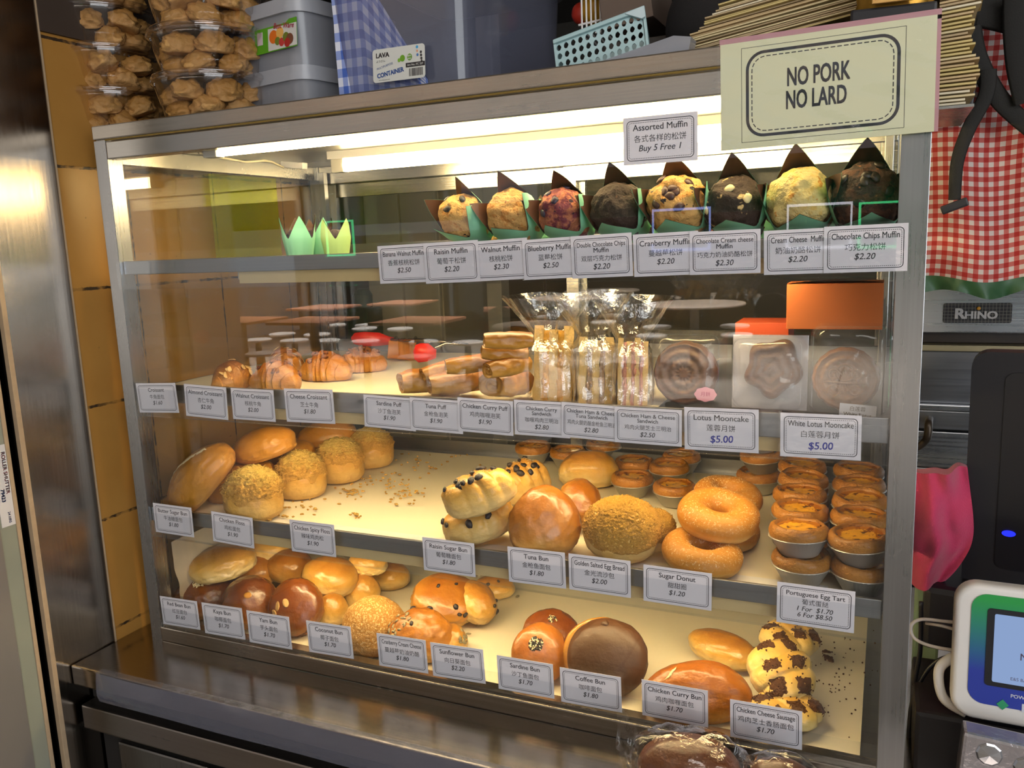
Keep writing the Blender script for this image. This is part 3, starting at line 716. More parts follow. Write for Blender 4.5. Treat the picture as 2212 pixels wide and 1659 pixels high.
def bits(o, s, name, m, spots, r, seed=0.0, lump=0.3, sub=2, off=0.001, flatn=0.55):
    for k, (az, el) in enumerate(spots):
        n = dirv(az, el); p = s(n, off); q = Vector((n.x, n.y, n.z)).to_track_quat('Z', 'Y')
        mb = MB(); f = 0.8 + 0.5 * ((k * 37 + int(seed * 11)) % 10) / 10
        mb.blob((0, 0, 0), (r * f, r * f * 0.72, r * flatn * f), seed + k, lump, sub)
        mb.build(name, m, o, True, p, (q.to_matrix() @ Matrix.Rotation(k * 1.9, 3, 'Z')).to_euler())
def scatter(o, s, name, mats, az0, el0, spread, count, r, seed, long=1.7, off=0.0006):
    """a sprinkling nobody would count, kept as one part"""
    R = random.Random(seed); n0 = dirv(az0, el0); mb = MB(); u = n0.orthogonal().normalized(); v = n0.cross(u)
    for k in range(count):
        a = R.uniform(0, 2 * PI); d = spread * math.sqrt(R.random())
        n = (n0 + (u * math.cos(a) + v * math.sin(a)) * d).normalized(); p = s(n, off)
        q = n.to_track_quat('Z', 'Y') @ Euler((0, 0, R.uniform(0, 6))).to_quaternion()
        i0 = len(mb.b.faces); mb.blob(p, (r * long, r, r * 0.6), k, 0.1, 1, q); mb.b.faces.ensure_lookup_table()
        mi = R.randrange(len(mats))
        for fi in range(i0, len(mb.b.faces)): mb.b.faces[fi].material_index = mi
    return tag(mb.build(name, mats, o, True), None, None, None, 'stuff')

Z4, Z3, Z2, Z1 = SH[4] + 0.0015, SH[3] + 0.0012, SH[2] + 0.0012, SH[1]
# ------------------------------------------------------------------ bottom shelf
o, s, _ = bun('red_bean_bun', 'dark brown red bean bun with a white sesame cluster, lying under a pale bun', 'bun', (376, 1240, 516, 1325), Z4, DARKGL, 1.0, 0.9)
scatter(o, s, 'sesame_topping', [SEEDW], *azel(facing(o, s, 430, 1259)), 0.2, 60, 0.0014, 1)
o, s, _ = bun('kaya_bun', 'dark brown glossy bun with a yellow dot, behind the Kaya Bun card', 'bun', (478, 1244, 604, 1345), Z4, DARKGL, 2.0, 0.95)
MB().blob((0, 0, 0), (0.007, 0.006, 0.0012), 2, 0.2, 2).build('yellow_dot', flat('kaya_jam', hexc('c98a2c'), 0.4), o, True, s(facing(o, s, 533, 1286), 0.0002), facing(o, s, 533, 1286).to_track_quat('Z', 'Y').to_euler())
o, s, _ = lean('yam_bun', 'round brown yam bun tipped on edge with almond flakes, behind the Yam Bun card', 'bun', 636, 1312, Z4 + 0.045, (62, 62, 30), DARKGL, 3.0, (1.05, -0.25, 0.3), 0.85, 0.04, edge=0.06)
for k, (fx, fy) in enumerate(((600, 1308), (592, 1322), (616, 1302))):
    n = facing(o, s, fx, fy); MB().blob((0, 0, 0), (0.009, 0.006, 0.0008), k, 0.1, 2).build('almond_flake', ALMOND, o, True, s(n, 0.0008), (n.to_track_quat('Z', 'Y').to_matrix() @ Matrix.Rotation(0.8 * k, 3, 'Z')).to_euler())
lean('plain_bun', 'oval glazed bun with a pale foot, topmost of the bottom shelf left pile', 'bun', 479, 1214, Z4 + 0.092, (73, 62, 34), PALEGL, 4.0, (0.05, -0.12, 0.1), 0.75, 0.05, edge=0.05)
lean('plain_bun', 'golden bun behind the topmost bun, mostly hidden by the shelf lip', 'bun', 582, 1182, Z4 + 0.09, (48, 44, 28), PALEGL, 4.6, (0.0, 0.0, 0.1), 0.7)
lean('plain_bun', 'brown bun between the topmost oval bun and the long glazed bun', 'bun', 556, 1232, Z4 + 0.055, (48, 46, 34), GLAZED, 5.0, (0.2, -0.1, 0.2), 0.6)
lean('plain_bun', 'brown round bun joined behind the shiny oval bun in the pile', 'bun', 626, 1222, Z4 + 0.062, (50, 46, 34), GLAZED, 6.0, (0.1, 0.1, 0.0), 0.7)
lean('plain_bun', 'shiny oval golden bun lying across the pile, catching the lamp light', 'bun', 714, 1243, Z4 + 0.068, (60, 52, 36), PALEGL, 7.0, (0.2, 0.22, 0.0), 0.75, 0.04, edge=0.05)
bun('plain_bun', 'golden bun under the shiny oval bun, beside the coconut bun', 'bun', (682, 1276, 754, 1352), Z4, PALEGL, 8.0, 0.9)
bun('plain_bun', 'golden bun standing behind the coconut bun, right of the shiny oval bun', 'bun', (740, 1236, 822, 1312), Z4, PALEGL, 9.0, 0.9)
lean('plain_bun', 'pale wrinkled bun tucked under the shelf lip above the golden bun', 'bun', 795, 1214, Z4 + 0.075, (42, 38, 24), PALEGL, 9.5, (0, 0.1, 0.2), 0.8, 0.06, edge=0.1)
bun('plain_bun', 'pale flat bun at the back right of the left pile', 'bun', (798, 1214, 886, 1268), Z4, PALEGL, 10.0, 0.9)
bun('coconut_bun', 'round bun coated all over in coarse coconut sugar, behind the Coconut Bun card', 'bun', (736, 1287, 878, 1402), Z4, COCO, 11.0, 0.95, 0.45, 0.03)
CRANB = crust('cranberry_bun_crust', 'e8c478', 'cf8c38', '9c5614', (0.12, 0.40, 0.82), 0.28, 0.7, 0.7, 7)
o, s, _ = lean('cranberry_bun', 'large glossy cranberry bun tipped up to face the front, with dark berries', 'bun', 966, 1293, Z4 + 0.05, (76, 62, 34), CRANB, 12.0, (0.55, 0.22, 0.1), 0.75, 0.06, edge=0.07)
bits(o, s, 'cranberry', RAISIN, [azel(facing(o, s, *q)) for q in ((948, 1266), (984, 1310), (1006, 1326), (991, 1330), (985, 1262), (1020, 1275))], 0.0048, 12)
o, s, _ = lean('cranberry_bun', 'cranberry bun half hidden behind the large glossy cranberry bun', 'bun', 1028, 1300, Z4 + 0.040, (45, 52, 38), PALEGL, 13.0, (0.3, 0.5, 0.5), 0.6, 0.06)
bits(o, s, 'cranberry', RAISIN, ((300, 40), (340, 30), (320, 8)), 0.005, 13)
o, s, _ = bun('cranberry_bun', 'flat golden cranberry bun at the back, under the shelf lip', 'bun', (1020, 1242, 1112, 1290), Z4, PALEGL, 14.0, 0.9)
bits(o, s, 'cranberry', RAISIN, ((250, 50), (300, 60)), 0.004, 14)
SUNF = crust('sunflower_bun_crust', 'deb466', 'c07a28', '8d4c14', (0.10, 0.40, 0.85), 0.4, 0.4, 0.9, 10, 0.6, 30)
o, s, _ = bun('sunflower_bun', 'rough sunflower seed bun behind the Cranberry Cream Cheese card', 'bun', (836, 1318, 982, 1420), Z4, SUNF, 15.0, 0.8, 0.5, 0.12)
scatter(o, s, 'sunflower_seeds', [SEEDG], 200, 45, 0.5, 26, 0.0022, 15, 2.2)
bits(o, s, 'cranberry', RAISIN, ((120, 65), (250, 55), (60, 60)), 0.0048, 15)
o, s, _ = bun('sunflower_bun', 'sunflower seed bun behind the Sunflower Bun card, its pale side showing', 'bun', (940, 1340, 1010, 1420), Z4, PALEGL, 16.0, 1.1, 0.5, 0.12)
scatter(o, s, 'sunflower_seeds', [SEEDG], 330, 30, 0.45, 14, 0.0022, 16, 2.2)
for k, (px, py) in enumerate(((1035, 1338), (1045, 1330), (1030, 1349), (1012, 1369), (1118, 1288))):
    p = at(px, py, 2, Z4 + 0.004); mb = MB().blob((0, 0, 0), (0.0052, 0.0026, 0.0018), k, 0.1, 2); o = mb.build('sunflower_seed', SEEDG, None, True); put(o, p, (0, 0, 0.4 + k))
    tag(o, 'loose sunflower seed fallen on the baking paper of the bottom shelf', 'seed', 'loose seeds on the bottom shelf')
o, s, _ = lean('sardine_bun', 'brown sardine bun with sesame, the rear one of two standing behind the Sardine Bun card', 'bun', 1190, 1370, Z4 + 0.04, (62, 56, 36), DARKGL, 17.0, (0.75, 0.1, 0), 0.6)
scatter(o, s, 'sesame_topping', [SEEDW, SEEDB], *azel(facing(o, s, 1192, 1339)), 0.16, 36, 0.0013, 17)
o, s, _ = lean('sardine_bun', 'brown sardine bun with a sesame patch, front one behind the Sardine Bun card', 'bun', 1167, 1412, Z4 + 0.043, (62, 64, 34), TUNAB, 18.0, (1.05, 0.05, 0), 0.75, 0.04)
scatter(o, s, 'sesame_topping', [SEEDB, SEEDB, SEEDW], *azel(facing(o, s, 1155, 1392)), 0.25, 110, 0.0015, 18)
o, s, _ = lean('coffee_bun', 'round coffee bun with a dark chocolate brown crust, standing on edge behind its card', 'bun', 1312, 1420, Z4 + 0.055, (88, 82, 40), COFFEE, 19.0, (1.08, -0.22, 0), 0.12, 0.03, edge=0.0)
s2 = shape(*(q * f for q, f in zip(_, (0.97, 0.97, 0.6))), 19.5, 0.75, 0.03)
mb = dough(lambda n: Vector((s2(-n).x, s2(-n).y, -s2(-n).z)) if False else s2(n), 4)
for v in mb.b.verts: v.co.z = min(v.co.z, 0.004) - 0.003
for v in mb.b.verts: v.co += Vector((-0.012, 0.004, -0.016))
mb.build('pale_underside', PALEGL, o, True)
MB().blob((0, 0, 0), (0.007, 0.006, 0.006), 3, 0.3, 2).build('crust_tip', COFFEE, o, True, s(dirv(88, 30), -0.002))
o, s, _ = bun('chicken_curry_bun', 'long brown curry bun with a split crust, behind the Chicken Curry Bun card', 'bun', (1392, 1430, 1622, 1545), Z4, CURRYB, 20.0, 0.50, 0.5, 0.05, -0.12)
MB().blob((0, 0, 0), (0.0022, 0.010, 0.0006), 1, 0.8, 3).build('crust_split', CREAMF, o, True, s(facing(o, s, 1446, 1456), 0.0003), facing(o, s, 1446, 1456).to_track_quat('Z', 'Y').to_euler())
o, s, _ = lean('chicken_curry_bun', 'pale oval bun lying behind the long brown curry bun', 'bun', 1562, 1402, Z4 + 0.026, (84, 46, 36), PALEGL, 21.0, (0, 0.0, -0.85), 0.6, 0.05)
def sausage(label, cx, cy, zc, r, rot, seed, grp=None):
    o, s, _ = lean('sausage_bread', label, 'bread', cx, cy, zc, r, SAUS, seed, rot, 0.6, 0.03, None, 0.02, (3.0, 0.22, 0.16), 5)
    for k, (cxx, cyy) in enumerate(((-0.62, -0.42), (-0.62, 0.42), (0.02, -0.42), (0.02, 0.42), (0.66, -0.40), (0.66, 0.40))):
        def mk(n, a=cxx, b=cyy): return -0.1 if n.z < -0.15 else 0.16 - max(abs(n.x - a) * 0.8, abs(n.y - b) * 0.62) + 0.05 * noise.noise(n * 9)
        f = shell(s, mk, 0.0016, 0.0028, 26, 5, seed + k); R = random.Random(int(seed * 9 + k))
        for q in range(22):
            n = Vector((cxx + R.gauss(0, 0.14), cyy + R.gauss(0, 0.17), 0)); n.z = math.sqrt(max(0.05, 1 - n.x * n.x - n.y * n.y)); n.normalize()
            f.blob(s(n, 0.0012), (R.uniform(0.0007, 0.0016),) * 3, q, 0.3, 1)
        tag(f.build('crumb_topping', DARKCR, o, True), None, None, None, 'stuff')
    return o
sausage('plaited sausage bread with dark crumb patches, middle one of the pile behind its card', 1688, 1450, Z4 + 0.060, (80, 72, 40), (0.55, 0.05, 1.60), 22.0)
sausage('plaited sausage bread with dark crumb, rear one of the pile under the egg tart card', 1706, 1378, Z4 + 0.062, (68, 52, 34), (0.2, 0.15, 0.25), 23.0)
sausage('plaited sausage bread at the bottom of its pile, mostly behind the card', 1700, 1530, Z4 + 0.028, (82, 64, 30), (0.15, 0.1, 0.3), 24.0)
mb = MB(); R = random.Random(3)
for k in range(90):
    p = at(R.gauss(1810, 45), R.gauss(1440, 60), 2, Z4 + 0.002); mb.blob(p, (R.uniform(0.0006, 0.0016),) * 3, k, 0.3, 1)
for k in range(14): p = at(R.uniform(1780, 1800), R.uniform(1405, 1430), 2, Z4 + 0.004); mb.blob(p, (R.uniform(0.002, 0.005), 0.003, 0.002), k, 0.4, 1)
tag(mb.build('crumbs', DARKCR, None, True), 'dark crumbs scattered on the baking paper beside the sausage breads', 'crumbs', None, 'stuff')

# ------------------------------------------------------------------ third shelf
o, s, _ = lean('butter_sugar_bun', 'large sugared butter loaf leaning up at the far left of the floss bun shelf', 'bun', 434, 1032, Z3 + 0.055, (95, 58, 50), SUGARB, 30.0, (0.35, -0.78, 0.15), 0.65, 0.06)
shell(s, lambda n: 0.10 - abs(n.y + 0.05 + 0.12 * math.sin(n.x * 3)) if abs(n.x) < 0.75 and n.z > 0.2 else -0.2, 0.0008, 0.0016, 16, 5, 1).build('sugar_line', SUGARM, o, True)
o, s, _ = lean('butter_sugar_bun', 'sugared butter loaf lying on top of the pile, behind the leaning loaf', 'bun', 570, 961, Z3 + 0.098, (70, 46, 36), SUGARB, 31.0, (0.1, -0.22, 0.1), 0.7, 0.05)
o, s, _ = lean('butter_sugar_bun', 'butter loaf at the bottom of the pile, under the leaning loaf', 'bun', 520, 1040, Z3 + 0.032, (78, 52, 38), SUGARB, 32.0, (0.1, -0.35, 0.1), 0.6)
o, s, _ = lean('butter_sugar_bun', 'butter loaf between the top loaf and the second floss bun', 'bun', 618, 992, Z3 + 0.045, (66, 46, 38), SUGARB, 33.0, (0.1, -0.3, 0.1), 0.6)
o, s, _ = lean('butter_sugar_bun', 'butter loaf at the back of the pile, just under the croissant shelf lip', 'bun', 706, 944, Z3 + 0.062, (66, 42, 38), SUGARB, 34.0, (0.1, -0.18, 0.1), 0.6)
def floss(label, box, seed):
    o, s, (rx, ry, h) = bun('floss_bun', label, 'bun', box, Z3, FLOSSB, seed, 0.92, 0.75, 0.04)
    f = shell(s, lambda n: n.z - 0.02 + 0.25 * noise.noise(n * 2.5 + Vector((seed, 0, 0))), 0.0022, 0.0040, 10, 6, seed)
    R = random.Random(int(seed * 10))
    for k in range(170):
        n = Vector((R.uniform(-1, 1), R.uniform(-1, 1), R.uniform(0.15, 1.0))).normalized(); p = s(n, 0.0035)
        d = Vector((R.uniform(-1, 1), R.uniform(-1, 1), R.uniform(-0.5, 0.5))).normalized() * 0.005
        f.tube([p - d, p + n * 0.002, p + d], [0.0003, 0.0007, 0.0003], 3)
    tag(f.build('meat_floss', FLOSSM, o, True), None, None, None, 'stuff')
    return o
floss('floss bun nearest the front, behind the Chicken Floss card', (484, 1010, 610, 1118), 35.0)
floss('second floss bun from the front, with a bald glazed patch', (595, 972, 704, 1078), 36.0)
floss('third floss bun from the front in the row', (682, 948, 786, 1040), 37.0)
floss('rearmost floss bun of the row, just under the croissant shelf', (752, 927, 850, 1006), 38.0)
mb = MB(); R = random.Random(5)
for cx, cy, sx, sy, cnt in ((870, 1065, 22, 10, 40), (858, 1035, 20, 8, 14), (590, 1115, 25, 7, 34), (770, 1112, 6, 5, 10), (760, 1063, 12, 6, 16), (790, 1030, 30, 15, 22), (655, 1090, 40, 14, 20), (960, 1000, 60, 16, 16), (905, 1005, 30, 14, 14), (720, 1050, 60, 25, 20)):
    for k in range(cnt):
        p = at(R.gauss(cx, sx), R.gauss(cy, sy), 2, Z3 + 0.003); mb.blob(p, (R.uniform(0.001, 0.0046), R.uniform(0.001, 0.003), 0.0016), k, 0.6, 2)
tag(mb.build('crumbs', FLOSSM, None, True), 'golden floss crumbs scattered over the baking paper', 'crumbs', None, 'stuff')
def plait(label, cx, cy, zc, r, rot, seed, spots):
    o, s, _ = lean('raisin_bun', label, 'bun', cx, cy, zc, r, RAISINB, seed, rot, 0.75, 0.04, None, 0.03, (4.0, 0.20, 0.10), 5)
    bits(o, s, 'raisin', RAISIN, spots, 0.0062, seed, 0.35)
    scatter(o, s, 'sugar_topping', [SUGARM], 90, 75, 0.7, 160, 0.0006, int(seed), 1.2)
    return o
plait('plaited raisin bun, upper one of the stack behind the Raisin Sugar Bun card', 1034, 1062, Z3 + 0.092, (86, 54, 44), (0.25, -0.28, 0.1), 40.0, ((175, 40), (190, 62), (150, 55), (230, 66), (260, 70), (215, 58), (90, 70), (60, 62), (300, 72), (30, 50)))
plait('plaited raisin bun, lower one of the stack behind the Raisin Sugar Bun card', 1034, 1124, Z3 + 0.036, (86, 54, 44), (0.12, -0.24, 0.1), 41.0, ((205, 28), (255, 26), (290, 32), (180, 30)))
plait('plaited raisin bun standing behind the raisin bun stack, many raisins on top', 1132, 1038, Z3 + 0.045, (58, 46, 48), (0.2, -0.1, 0.3), 42.0, ((200, 50), (230, 62), (150, 60), (270, 72), (90, 70), (310, 55), (330, 48), (60, 60), (250, 48), (285, 45)))
o, s, _ = lean('tuna_bun', 'large smooth brown tuna bun standing on edge behind the Tuna Bun card', 'bun', 1177, 1124, Z3 + 0.053, (93, 79, 46), TUNAF, 43.0, (1.0, 0.06, 0), 0.72, 0.07, edge=0.03, peak=0.1, taper=0.30)
lean('tuna_bun', 'brown tuna bun peeping out behind the large smooth one', 'bun', 1254, 1086, Z3 + 0.045, (48, 56, 36), GLAZED, 44.0, (0.85, 0.35, 0), 0.6, 0.06)
bun('tuna_bun', 'pale golden bun with a crease lying at the back in front of the egg tarts', 'bun', (1207, 973, 1338, 1048), Z3, PALEGL, 45.0, 0.7, 0.55, 0.06)
def eggbread(label, cx, cy, zc, r, rot, seed):
    o, s, _ = lean('salted_egg_bun', label, 'bun', cx, cy, zc, r, RAISINB, seed, rot, 0.75, 0.03)
    sh_ = shell(s, lambda n: n.z + 0.10 + 0.12 * noise.noise(n * 4), 0.0010, 0.0030, 34, 6, seed)
    sh_.build('crumb_coat', EGGTOP, o, True); return o
eggbread('round crumb-coated salted egg bun, the large front one behind its card', 1344, 1140, Z3 + 0.047, (84, 74, 62), (0.45, 0.05, 0), 46.0)
eggbread('crumb-coated salted egg bun half hidden behind the large front one', 1418, 1145, Z3 + 0.036, (40, 48, 44), (0.2, 0.2, 0), 47.0)
def donut(label, cx, cy, zc, rpx, rot, seed, ry=0.42):
    P = at(cx, cy, 2, zc); k = mpp(P); R0 = rpx * k * 0.60; r0 = rpx * k * 0.40; sv = Vector((seed, seed * 2, 1))
    def fn(u, v):
        a, b = u * 2 * PI, v * 2 * PI; d = 1 + 0.07 * noise.noise(Vector((math.cos(a), math.sin(a), math.cos(b))) * 1.6 + sv)
        rr = R0 + r0 * math.cos(b) * d * (0.86 if math.cos(b) < 0 else 1); return (rr * math.cos(a), rr * math.sin(a), r0 * 0.95 * math.sin(b) * d)
    mb = MB(); mb.grid(fn, 56, 28, True, True); o = mb.build('sugar_donut', DONUT, None, True); put(o, P, camrot(*rot)); tag(o, label, 'donut')
    mb = MB(); Rr = random.Random(int(seed))
    for q in range(420):
        u, v = Rr.random(), Rr.uniform(0.02, 0.48); p = Vector(fn(u, v))
        if noise.noise(p * 30 + sv) < -0.05: continue
        mb.blob(p, (Rr.uniform(0.0003, 0.0007),) * 3, q, 0.1, 1)
    tag(mb.build('sugar_grains', SUGARM, o), None, None, None, 'stuff'); return o
donut('sugar donut lying in front behind the Sugar Donut card', 1516, 1194, Z3 + 0.025, 86, (0.15, 0.1, 0), 50.0)
donut('sugar donut at the bottom of the rear stack, mostly covered', 1560, 1146, Z3 + 0.024, 80, (0.0, 0.05, 0), 51.0)
donut('sugar donut lying on top of the donuts, its hole facing the front', 1552, 1112, Z3 + 0.066, 88, (0.22, 0.05, 0), 52.0)
donut('sugar donut at the back of the donut stack', 1572, 1072, Z3 + 0.060, 74, (0.12, 0.12, 0.3), 53.0)

# egg tarts in foil tins
FOIL = flat('foil_tin', hexc('dedbd4'), 0.32, 0.6, bump=0.25, bscale=120)
def custard():
    w = N('egg_custard'); c = w.coord('Object'); xyz = w.n('SeparateXYZ', i0=c).outputs
    r = w.math('SQRT', w.math('ADD', w.math('MULTIPLY', xyz[0], xyz[0]), w.math('MULTIPLY', xyz[1], xyz[1])))
    edge = w.ramp(w.math('ADD', w.math('MULTIPLY', r, 33.0), w.math('MULTIPLY', w.noise(c, 130, 4), 0.55)), [(0.95, (0, 0, 0)), (1.25, (1, 1, 1))])
    sp = w.ramp(w.noise(c, 85, 3, 0.5), [(0.54, (0, 0, 0)), (0.61, (1, 1, 1))])
    col = w.mix(w.noise(c, 40, 3), hexc('e39a1e'), hexc('f2b838')); col = w.mix(w.math('MULTIPLY', edge, 0.75), col, hexc('8a3f0a')); col = w.mix(w.math('MULTIPLY', sp, 0.9), col, hexc('6b3008'))
    return w.done(w.n('BsdfPrincipled', Base__Color=col, Roughness=0.14, Coat__Weight=0.7))
CUST = custard()
TARTC = crust('tart_crust', 'd09040', 'bf7c2c', '96581a', (0.05, 0.45, 1.0), 0.42, 0.3, 0.9, 22, 0.9, 70)
TARTS = {}
def tart_parts(seed):
    if seed in TARTS: return TARTS[seed]
    sv = Vector((seed * 2.3, 1, 4)); R = 0.0375
    def flute(a, r, z): return (r * (1 + 0.012 * math.cos(40 * a)) if 0.002 < z < 0.024 else r, z)
    tin = MB().lathe([(0.0, 0.0004), (0.0225, 0), (0.024, 0.001), (0.0362, 0.0235), (0.0385, 0.0238), (0.0387, 0.0246), (0.0355, 0.0246), (0.0232, 0.002), (0.0, 0.0016)], 80, (0, 0, 0), flute, False).mesh('foil_tin', FOIL, True)
    def wob(a, r, z):
        k = noise.noise(Vector((math.cos(a) * 1.8, math.sin(a) * 1.8, z * 60)) + sv); return (r * (1 + 0.035 * k), z + 0.0028 * k * (z > 0.02))
    cr = MB().lathe([(0.0240, 0.003), (0.0350, 0.0225), (0.0375, 0.0262), (0.0382, 0.031), (0.0360, 0.0372), (0.0325, 0.0405), (0.0292, 0.0398), (0.0285, 0.0365), (0.0268, 0.032), (0.02, 0.030)], 56, (0, 0, 0), wob, False).mesh('pastry_shell', TARTC, True)
    def w2(a, r, z): return (r, z + 0.0012 * noise.noise(Vector((r * 90 * math.cos(a), r * 90 * math.sin(a), 0)) + sv))
    cu = MB().lathe([(0.0288, 0.0366), (0.025, 0.0354), (0.016, 0.0346), (0.008, 0.0344), (0.0001, 0.0344)], 40, (0, 0, 0), w2, False).mesh('custard', CUST, True)
    TARTS[seed] = (tin, cr, cu); return TARTS[seed]
def tart(label, P, seed, rot=(0, 0, 0), sc=1.0, grp='Portuguese egg tarts'):
    t = thing('egg_tart', label, 'egg tart', P, (rot[0], rot[1], rot[2] + seed * 1.3), grp); t.scale = (sc, sc, sc)
    for me in tart_parts(seed % 5):
        o = bpy.data.objects.new(me.name.split('.')[0], me); COL.objects.link(o); o.parent = t
    return t
ORD = ['front', 'second', 'third', 'fourth', 'rearmost']
for name, xs, ys in (('left', (1.120, 1.112, 1.106, 1.101, 1.094), (0.063, 0.143, 0.222, 0.302, 0.382)), ('right', (1.1935, 1.190, 1.188, 1.184, 1.180), (0.058, 0.138, 0.217, 0.297, 0.377))):
    for k, (x, y) in enumerate(zip(xs, ys)):
        for lv in (0, 1):
            tart('egg tart, %s of the %s stack in the %s column of stacked tarts' % (('lower', 'upper')[lv], ORD[k], name), (x + (0.002, -0.001)[lv], y, Z3 + 0.0375 * lv), k + lv * 2 + (name == 'right'), (0.03 * math.sin(k * 3 + lv), 0.06 * lv * math.cos(k * 2.0), 0))
p = at(1638, 1062, 2, Z3); p.z = Z3
tart('egg tart at the foot of the three-tart stack behind the donuts', p, 1)
tart('egg tart in the middle of the three-tart stack behind the donuts', (p.x + 0.008, p.y + 0.006, Z3 + 0.037), 3, (0.0, 0.10, 0))
tart('egg tart on top of the three-tart stack behind the donuts', (p.x + 0.004, p.y + 0.004, Z3 + 0.076), 4, (0.05, 0.05, 0))
for k, (px, py, lab) in enumerate(((1152, 992, 'leftmost of the back row'), (1228, 1002, 'second in the back row, behind the pale bun'), (1304, 984, 'third in the back row, right behind the pale bun'),
        (1371, 1026, 'right of the pale bun, the rear one of two'), (1366, 1062, 'right of the pale bun, the front one of two'), (1446, 1036, 'in the middle of the loose tarts before the donuts'), (1472, 1012, 'at the back right of the loose tarts'), (1458, 1082, 'nearest the donuts, a full tin showing'))):
    p = at(px, py, 2, Z3 + 0.006); p.z = Z3; tart('single egg tart ' + lab, p, k, (0, 0, 0), 0.97)

# ------------------------------------------------------------------ croissant shelf
def croissant(label, cx, cy, rpx, rot, seed, top, zc=0.030):
    """crescent of rolled ridges; top: 'almond' or 'walnut'"""
    P = at(cx, cy, 2, Z2 + zc); k = mpp(P); L = rpx * k; sv = Vector((seed, 2 * seed, 0))
    bend = 0.55
    def body(u, v):
        t = (u - 0.5) * 2; a = v * 2 * PI
        cxx = L * 0.92 * math.sin(t * bend * 1.35) / math.sin(bend * 1.35); cyy = L * 0.9 * (1 - math.cos(t * bend * 1.35))
        r = L * 0.62 * max(0.0, (1 - abs(t) ** 1.9)) ** 0.72
        saw = (u * 7.0 + 0.10 * math.sin(a)) % 1.0; r *= 0.80 + 0.24 * saw ** 0.8
        r *= 1 + 0.07 * noise.noise(Vector((u * 5, math.cos(a), math.sin(a))) + sv)
        th = t * bend * 1.35; nx, ny = math.sin(th) * -1, math.cos(th)
        zz = r * math.sin(a) * 1.05 + L * 0.12 * abs(t) * -1; zz = max(zz, -L * 0.34)
        return (cxx + nx * r * math.cos(a), cyy + ny * r * math.cos(a), zz)
    mb = MB(); mb.grid(body, 96, 28, False, True)
    o = mb.build('croissant', FLAKY, None, True); P.z = Z2 + L * 0.34; put(o, P, camrot(*rot)); tag(o, label, 'croissant')
    R = random.Random(int(seed * 7)); n = 16 if top == 'almond' else 12
    for q in range(n):
        u, v = R.uniform(0.2, 0.8), R.uniform(0.10, 0.46); p = Vector(body(u, v)); a = v * 2 * PI; nn = Vector((0, math.cos(a), math.sin(a))).normalized()
        mb = MB()
        if top == 'almond': mb.blob((0, 0, 0), (0.0075, 0.0048, 0.0007), q, 0.15, 2)
        else: mb.blob((0, 0, 0), (0.0055, 0.0042, 0.0034), q, 0.8, 2)
        qq = (nn + Vector((R.uniform(-0.4, 0.4), R.uniform(-0.4, 0.4), 0))).to_track_quat('Z', 'Y') @ Euler((0, 0, R.uniform(0, 6))).to_quaternion()
        mb.build('almond_flake' if top == 'almond' else 'walnut_piece', ALMOND if top == 'almond' else WALNUT, o, True, p + nn * 0.001, qq.to_euler())
    return o
croissant('almond croissant at the far left of the croissant shelf, behind its card', 498, 802, 62, (0, 0, 1.35), 60.0, 'almond')
croissant('croissant with walnut pieces, the front one above the Walnut Croissant card', 594, 803, 66, (0, 0.0, 2.75), 61.0, 'walnut')
croissant('almond croissant at the back, behind the two walnut croissants', 618, 772, 58, (0, 0, 2.0), 62.0, 'almond')
croissant('croissant with walnut pieces in the middle, right of the front one', 703, 783, 64, (0, 0, 2.9), 63.0, 'walnut')
croissant('croissant with walnut pieces at the back right, before the red tongs', 782, 767, 56, (0, 0, 3.3), 64.0, 'walnut')
def puff(label, cx, cy, zc, L, r, rot, seed):
    """rolled puff pastry with folded open ends"""
    P = at(cx, cy, 2, Z2 + zc); k = mpp(P); L *= k; r *= k; sv = Vector((seed, seed * 0.7, 3))
    def body(u, v):
        t = (u - 0.5) * 2; a = v * 2 * PI
        rr = r * (0.80 + 0.20 * (1 - abs(t) ** 3)); c_, s_ = math.cos(a), math.sin(a)
        e = 2.6; q = (abs(c_) ** e + abs(s_) ** e) ** (-1 / e)
        d = 1 + 0.12 * noise.noise(Vector((t * 2.4, c_ * 1.3, s_ * 1.3)) + sv) + 0.05 * noise.noise(Vector((t * 3, c_ * 6, s_ * 6)) + sv)
        x = L * t * (1 + 0.06 * noise.noise(Vector((c_, s_, 9)) + sv))
        return (x, rr * q * c_ * d * 1.05, rr * q * s_ * d * 0.72)
    mb = MB(); mb.grid(body, 40, 30, False, True)
    for sgn in (0.0, 1.0):
        t0 = -1 if sgn == 0 else 1
        def cap(u, v, s0=sgn, t0=t0):
            p = Vector(body(s0, v)); c0 = Vector((L * t0 * 0.985, 0, 0)); f = 1 - u
            w = 0.5 + 0.5 * math.cos(f * 13 + v * 2 * PI)
            q = c0.lerp(p, f ** 0.8); q.x += -t0 * 0.004 * w * (1 - f) * 2; return q
        mb.grid(cap, 9, 30, False, True)
    o = mb.build('puff_pastry', PUFFM, None, True); put(o, P, camrot(*rot)); tag(o, label, 'pastry', None); return o
puff('golden puff pastry roll at the front left of the puff pile, rolled end out', 925, 820, 0.026, 62, 36, (0, -0.03, 0.35), 70.0)
puff('golden puff pastry roll at the front middle, above the Tuna Puff card', 985, 824, 0.026, 60, 36, (0, -0.05, 0.3), 71.0)
puff('golden puff pastry roll standing at the front right, its dark end facing out', 1095, 826, 0.028, 54, 40, (0, 0.05, 0.9), 72.0)
puff('puff pastry roll lying in the second layer, its folded left end showing', 1018, 786, 0.058, 56, 26, (0, -0.05, 0.2), 73.0)
puff('puff pastry roll lying in the second layer at the right', 1096, 792, 0.060, 50, 27, (0, -0.08, 0.5), 74.0)
